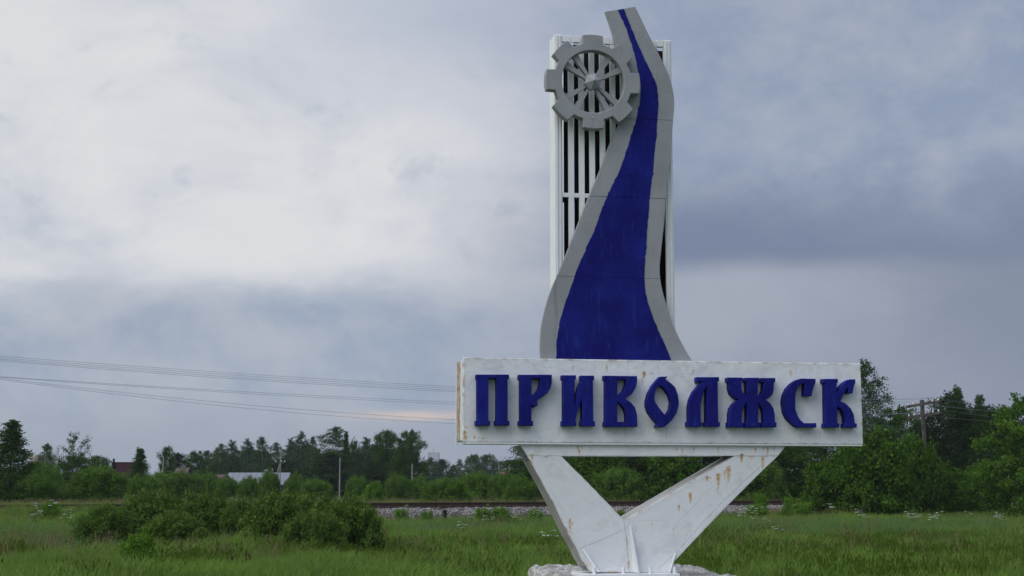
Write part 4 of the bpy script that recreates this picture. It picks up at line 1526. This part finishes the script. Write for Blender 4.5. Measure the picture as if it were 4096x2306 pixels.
def unloc(x, y, z):
    """photo pixel of a point in sign coordinates"""
    P_ = SO + np.asarray(x)[..., None] * UX - np.asarray(y)[..., None] * UN + np.asarray(z)[..., None] * np.array([0, 0, 1.])
    q = P_ - np.array([0, 0, EYE])
    cy = q[..., 1] * math.cos(TH) + q[..., 2] * math.sin(TH)
    cz = -q[..., 1] * math.sin(TH) + q[..., 2] * math.cos(TH)
    return 2048 + FPX * q[..., 0] / cy, 1153 - FPX * cz / cy


gu, gv = np.meshgrid(np.linspace(u0, u1, 420), np.linspace(v0, v1, 92))
bx_, by_ = unloc(gu, gu * 0.0, gv)
board = dense_face('name_board', bx_[::-1], by_[::-1], 0.0, .0068, M_WHITE, sign, .03, 3)
box('back_box', (u0 + .004, u1 - .004, .0305, BD, v0 + .012, v1 - .02), M_WHITE2, board)
# edge strips
for (a_, b_, nm) in ((.05, .13, 'edge_strip'), (.15, BD - .03, 'edge_strip')):
    box(nm, (u0 - .012, u0 + .003, a_, b_, v0 + .02, v1 - .03), M_WHITE2 if a_ < .1 else M_RUSTEDGE, board)
box('edge_strip', (u0 - .02, u0 + .003, BD - .025, BD + .01, v0 - .02, v1 - .03), M_WHITE2, board)
box('drip_strip', (u0 + .03, u1 - .01, -.012, .30, v0 - .022, v0 - .004), M_WHITE2, board)

LW = 0.115
LET = [
    (c3, [[(303, 283), (677, 283), (677, 332), (661, 337), (661, 812), (682, 816), (682, 866), (517, 866), (517, 814), (534, 810), (534, 327), (440, 327), (440, 810), (461, 816), (461, 866), (295, 866), (295, 814), (313, 810), (313, 340), (303, 335)]]),
    (c3, [[(790, 285), (1168, 285), (1167, 370), (1152, 440), (1115, 498), (1060, 540), (1000, 575), (1003, 600), (1001, 640), (965, 660), (950, 642), (934, 635), (934, 812), (952, 818), (952, 868), (790, 868), (790, 818), (806, 812), (806, 345), (790, 335)],
          [(934, 330), (1036, 330), (1030, 400), (1008, 460), (975, 500), (934, 525)]]),
    (c3, [[(1285, 291), (1445, 291), (1445, 338), (1428, 345), (1428, 640), (1437, 630), (1441, 560), (1455, 480), (1480, 405), (1507, 352), (1497, 342), (1497, 295), (1652, 295), (1652, 345), (1638, 350), (1643, 815), (1661, 822), (1661, 876), (1498, 876), (1498, 822), (1514, 815), (1514, 545), (1490, 630), (1457, 720), (1437, 815), (1447, 820), (1447, 872), (1284, 872), (1284, 820), (1300, 812), (1300, 345), (1285, 338)]]),
    (c3, [[(1765, 296), (2143, 301), (2145, 360), (2130, 430), (2090, 500), (2010, 560), (2070, 600), (2120, 660), (2143, 740), (2147, 880), (1768, 880), (1768, 828), (1782, 820), (1782, 352), (1765, 345)],
          [(1917, 343), (2020, 343), (2010, 410), (1985, 470), (1950, 505), (1917, 528)], [(1917, 598), (1960, 625), (2002, 680), (2017, 740), (2018, 825), (1917, 825)]]),
    (c4, [[(205, 305), (178, 335), (192, 347), (240, 380), (290, 430), (323, 520), (333, 620), (310, 720), (250, 810), (182, 872), (165, 883), (66, 885), (90, 852), (40, 795), (-15, 715), (-36, 650), (-38, 590), (-15, 500), (35, 405), (80, 350), (118, 308)],
          [(112, 404), (165, 440), (222, 520), (243, 600), (232, 680), (184, 757), (125, 690), (66, 610), (50, 560), (60, 480), (85, 430)]]),
    (c4, [[(538, 312), (793, 312), (793, 358), (777, 362), (783, 825), (803, 830), (803, 880), (632, 880), (632, 830), (650, 825), (650, 415), (620, 470), (597, 540), (582, 640), (582, 825), (598, 830), (598, 880), (430, 880), (430, 828), (447, 820), (446, 660), (462, 570), (502, 480), (560, 410), (607, 363), (552, 366), (538, 372)]]),
    (c4, [[(890, 317), (1062, 317), (1062, 362), (1048, 370), (1048, 440), (1065, 490), (1112, 530), (1112, 372), (1090, 365), (1090, 320), (1250, 320), (1250, 368), (1237, 373), (1237, 523), (1275, 513), (1298, 470), (1303, 377), (1275, 370), (1275, 322), (1437, 322), (1437, 370), (1420, 377), (1420, 450), (1405, 510), (1370, 550), (1325, 571), (1380, 612), (1415, 670), (1430, 740), (1432, 828), (1450, 833), (1450, 885), (1283, 888), (1283, 835), (1308, 828), (1305, 720), (1285, 660), (1240, 605), (1240, 828), (1262, 835), (1260, 890), (1098, 890), (1098, 835), (1112, 828), (1112, 605), (1080, 645), (1057, 710), (1050, 830), (1070, 836), (1070, 888), (897, 885), (897, 835), (912, 828), (912, 740), (925, 670), (960, 615), (1015, 573), (970, 550), (930, 505), (912, 450), (912, 372), (890, 365)]]),
    (c4, [[(1740, 328), (1898, 333), (1898, 375), (1875, 425), (1860, 480), (1850, 530), (1768, 530), (1775, 380), (1735, 390), (1700, 420), (1675, 480), (1665, 560), (1668, 680), (1690, 750), (1725, 805), (1765, 840), (1905, 838), (1908, 888), (1690, 888), (1640, 850), (1580, 790), (1545, 720), (1527, 600), (1540, 520), (1575, 440), (1630, 380), (1690, 342)]]),
    (c4, [[(1985, 333), (2153, 333), (2153, 378), (2140, 383), (2142, 505), (2155, 490), (2180, 430), (2220, 380), (2270, 345), (2300, 337), (2354, 337), (2354, 380), (2335, 420), (2320, 498), (2270, 498), (2272, 430), (2245, 460), (2210, 530), (2182, 590), (2240, 612), (2300, 670), (2335, 740), (2348, 840), (2370, 848), (2370, 890), (2225, 890), (2225, 845), (2240, 838), (2232, 760), (2205, 690), (2147, 650), (2147, 838), (2168, 845), (2168, 888), (2000, 888), (2000, 845), (2015, 838), (2008, 385), (1985, 378)]]),
]
for conv, loops in LET:
    plate('letter', [xz(loc(*conv(lp), LW)) for lp in loops], LW, LW + .012, M_BLUE, board, .006)

# ---- supporting legs: two tapering box legs under a top beam
SD = 0.43


def ruled(a_pts, b_pts, n_, m_, conv):
    def res(pp, n_):
        pp = np.array(pp, float)
        L = np.concatenate([[0], np.cumsum(np.linalg.norm(np.diff(pp, axis=0), axis=1))])
        u = np.linspace(0, L[-1], n_)
        return np.stack([np.interp(u, L, pp[:, 0]), np.interp(u, L, pp[:, 1])], -1)
    A_, B_ = res(a_pts, n_), res(b_pts, n_)
    s_ = np.linspace(0, 1, m_)[None, :, None]
    G_ = A_[:, None, :] * (1 - s_) + B_[:, None, :] * s_
    x_, y_ = conv(G_.reshape(-1, 2))
    return x_.reshape(n_, m_), y_.reshape(n_, m_)


def side_sheet(name, pts, conv, w0, w1, mat, parent, t=.012, shift=(0, 0)):
    """thin sheet standing at right angles behind an edge of the front face"""
    P_ = loc(*conv(pts), 0.0)
    n_ = len(P_)
    tang = np.gradient(P_[:, [0, 2]], axis=0)
    tang /= np.linalg.norm(tang, axis=1)[:, None]
    nrm = np.stack([tang[:, 1], -tang[:, 0]], -1)
    V, F = [], []
    for q in range(n_):
        for (w_, o_) in ((w0, 0), (w1, 0), (w1, t), (w0, t)):
            V.append((P_[q, 0] + nrm[q, 0] * o_ + shift[0], -w_, P_[q, 2] + nrm[q, 1] * o_ + shift[1]))
    for q in range(n_ - 1):
        for e_ in range(4):
            F.append((q * 4 + e_, q * 4 + (e_ + 1) % 4, q * 4 + 4 + (e_ + 1) % 4, q * 4 + 4 + e_))
    F += [(3, 2, 1, 0), tuple(4 * (n_ - 1) + e_ for e_ in range(4))]
    return link(name, mesh(name, V, F, mat, False, {'rust': np.clip(fbm(np.arange(len(V)) * .7, np.arange(len(V)) * .3, 2) - .35, 0, .5), 'grime': np.full(len(V), .12)}), parent)


beam_y = 161
gx1, gy1 = ruled([(168, 62), (236, beam_y)], [(2462, 66), (2386, beam_y)], 28, 360, c5)
beam = dense_face('top_beam', gx1, gy1, -.030, .004, M_WHITE, sign, .014, 5)
lo_out = [(236, beam_y + 2), (370, 400), (480, 610), (600, 860), (660, 960), (700, 1050), (770, 1160)]
lo_in = [(527, beam_y + 2), (760, 395), (1065, 712), (1085, 860), (1115, 1162)]
gx1, gy1 = ruled(lo_out, lo_in, 150, 70, c5)
lleg = dense_face('support_leg', gx1, gy1, -.030, .0028, M_WHITE, sign, .014, 9)
ro_in = [(2012, beam_y + 2), (1560, 425), (1067, 713), (1087, 860), (1117, 1163)]
ro_out = [(2384, beam_y + 2), (2240, 300), (1920, 622), (1520, 1042), (1484, 1085), (1455, 1166)]
gx1, gy1 = ruled(ro_in, ro_out, 170, 80, c5)
rleg = dense_face('support_leg', gx1, gy1, -.030, .0028, M_WHITE, sign, .014, 13)
W0, W1 = -.0445, -SD
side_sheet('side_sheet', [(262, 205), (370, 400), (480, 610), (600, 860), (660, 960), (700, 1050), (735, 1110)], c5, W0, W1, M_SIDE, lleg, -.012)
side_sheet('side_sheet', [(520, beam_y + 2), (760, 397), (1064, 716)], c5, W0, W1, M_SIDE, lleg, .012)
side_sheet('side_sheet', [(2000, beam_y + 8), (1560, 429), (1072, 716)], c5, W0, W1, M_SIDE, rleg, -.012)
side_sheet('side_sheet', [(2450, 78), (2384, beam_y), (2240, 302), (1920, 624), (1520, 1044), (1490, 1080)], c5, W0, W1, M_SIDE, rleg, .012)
side_sheet('underside_sheet', [(540, beam_y - 3), (1990, beam_y - 3)], c5, W0, W1, M_WHITE2, beam, -.012)


def xzs(pts, conv=c5):
    return xz(loc(*conv(pts), 0.0))


plate('back_sheet', [xzs(lo_out + lo_in[::-1])], W1 + .001, .012, M_WHITE2, lleg, .002)
plate('back_sheet', [xzs(ro_in + ro_out[::-1])], W1 + .001, .012, M_WHITE2, rleg, .002)
plate('back_sheet', [xzs([(168, 66), (2462, 70), (2386, beam_y), (236, beam_y)])], W1 + .001, .012, M_WHITE2, beam, .002)
# gussets at the foot
for (top, bf, bb, par) in (((712, 962), (848, 1158), (790, 1150), lleg), ((1118, 758), (1190, 1166), (1150, 1158), rleg), ((1505, 992), (1452, 1166), (1470, 1150), rleg)):
    A_ = loc(*c5([top]), -.026)[0]
    B_ = loc(*c5([bf]), .10)[0]
    C_ = loc(*c5([bb]), -.03)[0]
    tt = np.array([.011, 0, 0])
    V = [A_ - tt, B_ - tt, C_ - tt, A_ + tt, B_ + tt, C_ + tt]
    link('gusset', mesh('gusset', V, [(0, 1, 2), (5, 4, 3), (0, 3, 4, 1), (1, 4, 5, 2), (2, 5, 3, 0)], M_WHITE2), par)
bpa, bpb = loc(*c5([(690, 1160)]), 0.0)[0], loc(*c5([(1520, 1166)]), 0.0)[0]
box('base_plate', (bpa[0], bpb[0], -.12, SD + .08, -.045, -.004), M_WHITE2, sign, .004)
for px in (810, 1060, 1290, 1500):
    q = loc(*c5([(px, 1160)]), .07)[0]
    cyl_part('anchor_bolt', (q[0], -.07, -.004), (q[0], -.07, .07), .022, .022, M_WHITE2, sign, 6)

# ---- slatted tower
TW, TD, ST = -.16, .27, .045
TWR = TW - TD
xa = lambda px, w: float(loc(*c1([(px, 700)]), w)[0][0])
zt_l = float(loc(*c1([(290, 276)]), TW)[0][2])
zt_r = float(loc(*c1([(1216, 347)]), TW)[0][2])
z_top = (zt_l + zt_r) / 2
z_bot = v1 + .004
xl0, xl1 = xa(245, TW), xa(308, TW)
xr0, xr1 = xa(1152, TW), xa(1216, TW)
tower = box('slatted_tower', (xl0, xl1, -TW, -TW + TD + .04, z_bot, z_top), M_WHITE2, sign, .006)      # left stile and side of the tower
box('stile', (xr0, xr1, -TW, -TW + .05, z_bot, z_top), M_WHITE2, tower, .006)
box('side_panel', (xr1 - .022, xr1 - .002, -TW + .052, -TW + TD + .04, z_bot, z_top - .004), M_WHITE2, tower)
pit = xa(447, TW) - xa(360, TW)
for f0 in (265, 290):
    q = xa(f0, TW)
    box('stile_rib', (q - .006, q + .006, -TW - .012, -TW - .001, z_bot, z_top - .01), M_WHITE2, tower)
for f0 in (1172, 1196):
    q = xa(f0, TW)
    box('stile_rib', (q - .006, q + .006, -TW - .012, -TW - .001, z_bot, z_top - .01), M_WHITE2, tower)
sw = xa(402, TW) - xa(360, TW)
x_s = xa(360, TW)
rl = float(loc(*c1([(400, 352)]), TW)[0][2])
zmid0 = float(loc(*c2([(290, 318)]), TW)[0][2])
zmid1 = float(loc(*c2([(290, 290)]), TW)[0][2])
wm_f = mesh('slat', boxv(0, sw, 0, ST, z_bot, rl - .002), BOXF, M_WHITE2)
xb0 = xa(406, TWR)
sb = xa(456, TWR) - xb0
pitb = xa(500, TWR) - xa(413, TWR)
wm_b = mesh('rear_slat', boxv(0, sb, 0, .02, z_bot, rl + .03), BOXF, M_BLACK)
k = 0
while x_s + k * pit + sw < xr0 - .005:
    o = link('slat', wm_f, tower)
    o.location = (x_s + k * pit, -TW + .002, 0)
    k += 1
k = -1
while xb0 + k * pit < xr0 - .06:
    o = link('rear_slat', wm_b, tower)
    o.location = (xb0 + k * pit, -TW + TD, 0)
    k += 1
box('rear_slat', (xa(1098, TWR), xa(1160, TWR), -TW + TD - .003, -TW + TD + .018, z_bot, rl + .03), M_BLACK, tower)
# top rail made of short cap pieces between the slats, uneven as in the photo
rr_ = random.Random(4)
x_ = xl1 + .002
while x_ < xr0 - .01:
    x2 = min(x_ + rr_.uniform(.10, .16), xr0 - .002)
    box('top_rail', (x_, x2 - .003, -TW - .004 * rr_.random(), -TW + .06, rl + .001, z_top - rr_.uniform(.0, .03)), M_WHITE2, tower, .003)
    x_ = x2
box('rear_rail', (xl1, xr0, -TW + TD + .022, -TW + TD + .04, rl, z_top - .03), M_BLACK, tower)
for k in range(int((xr0 - x_s) / pit) + 1):
    a_, b_ = (xl1 + .001 if k == 0 else x_s + (k - 1) * pit + sw + .001), min(x_s + k * pit - .001, xr0 - .001)
    if b_ > a_:
        box('middle_rail', (a_, b_, -TW + .004, -TW + .04, zmid0, zmid1), M_WHITE2, tower)
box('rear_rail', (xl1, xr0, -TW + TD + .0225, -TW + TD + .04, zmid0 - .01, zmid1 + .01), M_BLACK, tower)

# ---- river slab: four concrete panels with a blue stripe each
SW_ = -.08
Lc = np.concatenate([np.stack(c1([(667, 98), (700, 190), (735, 310), (750, 390), (800, 480), (838, 590), (850, 700), (842, 830), (812, 950), (772, 1050), (740, 1110), (700, 1200), (660, 1310), (618, 1425)]), -1),
                     np.stack(c2([(470, 222), (420, 345), (370, 472), (320, 600), (265, 740), (218, 850), (185, 920), (155, 1000), (130, 1090), (110, 1180), (100, 1290), (101, 1425)]), -1)])
Rc = np.concatenate([np.stack(c1([(911, 57), (960, 150), (1010, 260), (1060, 355), (1110, 450), (1155, 545), (1195, 630), (1220, 720), (1237, 800), (1239, 890), (1228, 990), (1219, 1100), (1206, 1290), (1196, 1420)]), -1),
                     np.stack(c2([(966, 180), (949, 320), (940, 480), (925, 620), (910, 760), (905, 800), (911, 865), (922, 935), (945, 1020), (985, 1150), (1040, 1272), (1090, 1365), (1132, 1430)]), -1)])
Lb = np.concatenate([np.stack(c1([(770, 83), (785, 120), (810, 170), (850, 260), (875, 350), (900, 425), (916, 480), (926, 540), (940, 600), (955, 655), (963, 740), (958, 820), (940, 900), (922, 980), (915, 1030), (890, 1090), (860, 1190), (820, 1310), (772, 1445)]), -1),
                     np.stack(c2([(600, 212), (560, 300), (520, 395), (470, 540), (400, 690), (350, 805), (325, 880), (290, 980), (255, 1080), (230, 1180), (213, 1290), (210, 1425)]), -1)])
Rb = np.concatenate([np.stack(c1([(820, 76), (840, 130), (880, 230), (920, 335), (960, 420), (1000, 510), (1045, 600), (1080, 670), (1100, 740), (1106, 860), (1097, 990), (1088, 1130), (1072, 1290), (1061, 1440)]), -1),
                     np.stack(c2([(848, 250), (840, 340), (830, 470), (820, 600), (810, 740), (804, 870), (812, 950), (830, 1030), (870, 1150), (910, 1240), (950, 1330), (992, 1430)]), -1)])


def resmooth(pp, n_=90):
    L = np.concatenate([[0], np.cumsum(np.linalg.norm(np.diff(pp, axis=0), axis=1))])
    u = np.linspace(0, L[-1], n_)
    q = np.stack([np.interp(u, L, pp[:, 0]), np.interp(u, L, pp[:, 1])], -1)
    s_ = q.copy()
    for _ in range(2):
        s_[1:-1] = (s_[:-2] + 2 * s_[1:-1] + s_[2:]) / 4
    return s_


def cut(line, z0, z1):
    """part of a descending outline between heights z1 (top) and z0"""
    z = line[:, 1]
    pts = []
    for q in range(len(line)):
        if z0 < z[q] < z1:
            pts.append(tuple(line[q]))
    f = lambda zz_: (float(np.interp(-zz_, -z, line[:, 0])), zz_)
    if z1 < z.max():
        pts = [f(z1)] + pts
    if z0 > z.min():
        pts = pts + [f(z0)]
    return pts


to2 = lambda pp, w: loc(pp[:, 0], pp[:, 1], w)[:, [0, 2]]
SL, SR = to2(resmooth(Lc), SW_), to2(resmooth(Rc), SW_)
BLn, BRn = to2(resmooth(Lb, 120), SW_ + .004), to2(resmooth(Rb, 120), SW_ + .004)
seam_z = [float(loc(*c1([(1000, 990)]), SW_)[0][2]), float(loc(*c2([(700, 322)]), SW_)[0][2]), float(loc(*c2([(600, 862)]), SW_)[0][2])]
lev = [max(SL[0, 1], SR[0, 1]) + .1] + seam_z + [z_bot]
jr = np.random.RandomState(2)
for k in range(4):
    hi, lo = lev[k], lev[k + 1]
    hi_, lo_ = hi - (.0018 if k else 0), lo + (.0018 if k < 3 else 0)
    a_, b_ = cut(SL, lo_, hi_), cut(SR, lo_, hi_)
    sp_ = plate('slab_panel', [a_ + b_[::-1]], SW_ + (.0015 if k % 2 else 0), .06, M_GREY, sign, .0025)
    a_, b_ = cut(BLn, lo_, hi_ - (0 if k else .0)), cut(BRn, lo_, hi_)
    jt = lambda L_: [L_[0]] + [(x_ + jr.normal(0, .0028), z_) for x_, z_ in L_[1:-1]] + [L_[-1]]
    plate('blue_stripe', [jt(a_) + jt(b_)[::-1]], SW_ + .006, .005, M_BLUE, sp_, .001)

# ---- gear wheel
GW, GTk = .06, .125
gc = loc(*c1([(566, 676)]), GW)[0]
gsc = float(loc(*c1([(956, 676)]), GW)[0][0] - loc(*c1([(176, 676)]), GW)[0][0]) / 780.0     # metres per crop pixel
Ro, Rr_, Ri = 392 * gsc, 322 * gsc, 260 * gsc
outl = []
for k in range(8):
    a0 = math.pi / 2 - k * math.pi / 4
    hw = 83 * gsc
    # ring arc up to the tooth, then its sides and crown
    for q in np.linspace(math.pi / 8, math.asin(hw / Rr_) + .012, 6):
        outl.append((math.cos(a0 + q) * Rr_, math.sin(a0 + q) * Rr_))
    for q in (math.asin(hw / Ro), .5 * math.asin(hw / Ro), 0, -.5 * math.asin(hw / Ro), -math.asin(hw / Ro)):
        outl.append((math.cos(a0 + q) * Ro, math.sin(a0 + q) * Ro))
    for q in np.linspace(-math.asin(hw / Rr_) - .012, -math.pi / 8 + .03, 5):
        outl.append((math.cos(a0 + q) * Rr_, math.sin(a0 + q) * Rr_))
outl = [(gc[0] + x_, gc[2] + z_) for x_, z_ in outl]
hole = [(gc[0] + math.cos(q) * Ri, gc[2] + math.sin(q) * Ri) for q in np.linspace(0, 2 * math.pi, 73)[:-1]]
gear = plate('gear_wheel', [outl, hole], GW, GTk, M_GREY, sign, .006)
for adeg in (27, 57, 123, 147, 211, 238, 300, 321):
    q = R(adeg)
    dr, nr = np.array([math.cos(q), math.sin(q)]), np.array([-math.sin(q), math.cos(q)])
    c0_ = np.array([gc[0], gc[2]])
    r0, r1 = 55 * gsc, Ri + .004
    h0_, h1_ = 9 * gsc, 27 * gsc
    lp = [c0_ + dr * r0 - nr * h0_, c0_ + dr * r1 - nr * h1_, c0_ + dr * r1 + nr * h1_, c0_ + dr * r0 + nr * h0_]
    yb, yf, ym = -GW + GTk - .01, -GW + .05, -GW + .03
    V = [(p_[0], yb, p_[1]) for p_ in lp] + [(p_[0], yf, p_[1]) for p_ in lp]
    link('spoke', mesh('spoke', V, [(0, 1, 2, 3), (7, 6, 5, 4), (0, 4, 5, 1), (1, 5, 6, 2), (2, 6, 7, 3), (3, 7, 4, 0)], M_GREY), gear)
hub_r = 72 * gsc
V, F = [], []
for k in range(6):
    q = R(15 + 60 * k)
    V.append((gc[0] + math.cos(q) * hub_r, -GW + .07, gc[2] + math.sin(q) * hub_r))
for k in range(6):
    q = R(15 + 60 * k)
    V.append((gc[0] + math.cos(q) * hub_r, -GW + .01, gc[2] + math.sin(q) * hub_r))
V.append((gc[0], -GW - .075, gc[2]))
for k in range(6):
    F.append((k, (k + 1) % 6, 6 + (k + 1) % 6, 6 + k))
    F.append((6 + k, 6 + (k + 1) % 6, 12))
F.append((5, 4, 3, 2, 1, 0))
link('hub', mesh('hub', V, F, M_GREY), gear)
q = loc(*c1([(563, 972)]), GW)[0]
m, T, out = new_mat('bare_chip')
principled(T, out, (0.42, 0.40, 0.37), 0.9, None, 0, .1)
plate('paint_chip', [[(q[0] - .016, q[2] + .012), (q[0] + .012, q[2] + .016), (q[0] + .018, q[2] - .004), (q[0] + .002, q[2] - .02), (q[0] - .01, q[2] - .008)]], GW + .0035, .003, m, gear, .0005)

# ------------------------------------------------------------------ concrete plinth
m, T, out = new_mat('whitewashed_concrete')
p = T.new('ShaderNodeTexCoord').outputs['Object']
n1 = T.noise(p, 5, 6, 0.65)
n2 = T.noise(p, 24, 6, 0.7)
c = T.mix(T.step(n1, 0.36, 0.6), (0.55, 0.555, 0.55), (0.30, 0.29, 0.27))
c = T.mix(T.step(n2, 0.47, 0.66, 0, .8), c, (0.15, 0.135, 0.12))
principled(T, out, c, 0.95, T.bump(T.add(n1, T.mul(n2, .6)), 0.9, 0.04), 0, 0.1)
pt_z = -.046
xL = float(((world_on(2112, 2262, -2.05) - SO) @ UX))
xR = float(((world_on(2765, 2254, -2.05) - SO) @ UX))
ys = np.linspace(-1.5, 2.05, 120)
xs = np.linspace(xL, xR, 90)
XX, YY = np.meshgrid(xs, ys)
edge = np.minimum(np.minimum(XX - xL, xR - XX), np.minimum(YY - ys[0], ys[-1] - YY))
ZZ = pt_z - .012 + .055 * (fbm(XX * 5 + 3, YY * 5, 4) - .5) + .085 * (fbm(XX * 13, YY * 13 + 5, 3) - .5) - .05 * np.exp(-(edge / .05) ** 2) + .05 * sm(YY, .7, 1.9)
inner = (np.abs(YY - .15) < .5) & (XX > bpa[0] - .05) & (XX < bpb[0] + .05)
ZZ = np.where(inner, np.minimum(ZZ, pt_z - .001), ZZ)
jx = .035 * (fbm(YY * 6, XX * 0 + 2, 3) - .5) * (edge < .02)
V = np.stack([XX + jx, YY, ZZ], -1).reshape(-1, 3)
nxp, nyp = len(xs), len(ys)
i, j = np.meshgrid(np.arange(nyp - 1), np.arange(nxp - 1), indexing='ij')
F = np.stack([i * nxp + j, i * nxp + j + 1, (i + 1) * nxp + j + 1, (i + 1) * nxp + j], -1).reshape(-1, 4)
loop = [q for q in range(nxp)] + [q * nxp + nxp - 1 for q in range(1, nyp)] + [(nyp - 1) * nxp + q for q in range(nxp - 2, -1, -1)] + [q * nxp for q in range(nyp - 2, 0, -1)]
loop = np.array(loop)
lev_z = np.linspace(0, -(SO[2] - 0.0) - .2, 14)
Vs, Fs = [V], [F]
prev = loop
off = len(V)
for k in range(1, 14):
    ring = V[loop].copy()
    cxp, cyp = (xL + xR) / 2, .27
    bulge = 1 + .012 * (fbm(np.arange(len(loop)) * .12, np.full(len(loop), k * .7), 3) - .5)
    ring[:, 0] = cxp + (ring[:, 0] - cxp) * bulge
    ring[:, 1] = cyp + (ring[:, 1] - cyp) * bulge
    ring[:, 2] = ring[:, 2] * (1 - k / 13) + lev_z[k]
    cur_i = off + np.arange(len(loop))
    nl_ = len(loop)
    kk = np.arange(nl_)
    Fs.append(np.stack([prev[(kk + 1) % nl_], prev[kk], cur_i[kk], cur_i[(kk + 1) % nl_]], -1))
    Vs.append(ring)
    prev = cur_i
    off += nl_
plinth = link('concrete_plinth', mesh('concrete_plinth', np.concatenate(Vs), np.concatenate(Fs), m, False))
plinth.location = tuple(SO)
plinth.rotation_euler = (0, 0, PSI)
tag(plinth, 'rough whitewashed concrete block carrying the legs of the sign', 'plinth')

# ------------------------------------------------------------------ haze in the evening air
m = bpy.data.materials.new('evening_haze')
m.use_nodes = True
m.node_tree.nodes.clear()
T = NT(m.node_tree)
out = T.new('ShaderNodeOutputMaterial')
pv = T.new('ShaderNodeVolumePrincipled')
pv.inputs['Color'].default_value = (0.80, 0.88, 1.0, 1.0)
pv.inputs['Density'].default_value = 0.00014
m.node_tree.links.new(pv.outputs[0], out.inputs['Volume'])
hz = link('haze', mesh('haze', boxv(-900, 900, -60, 1100, -2.5, 45), BOXF, m))
tag(hz, kind='stuff')
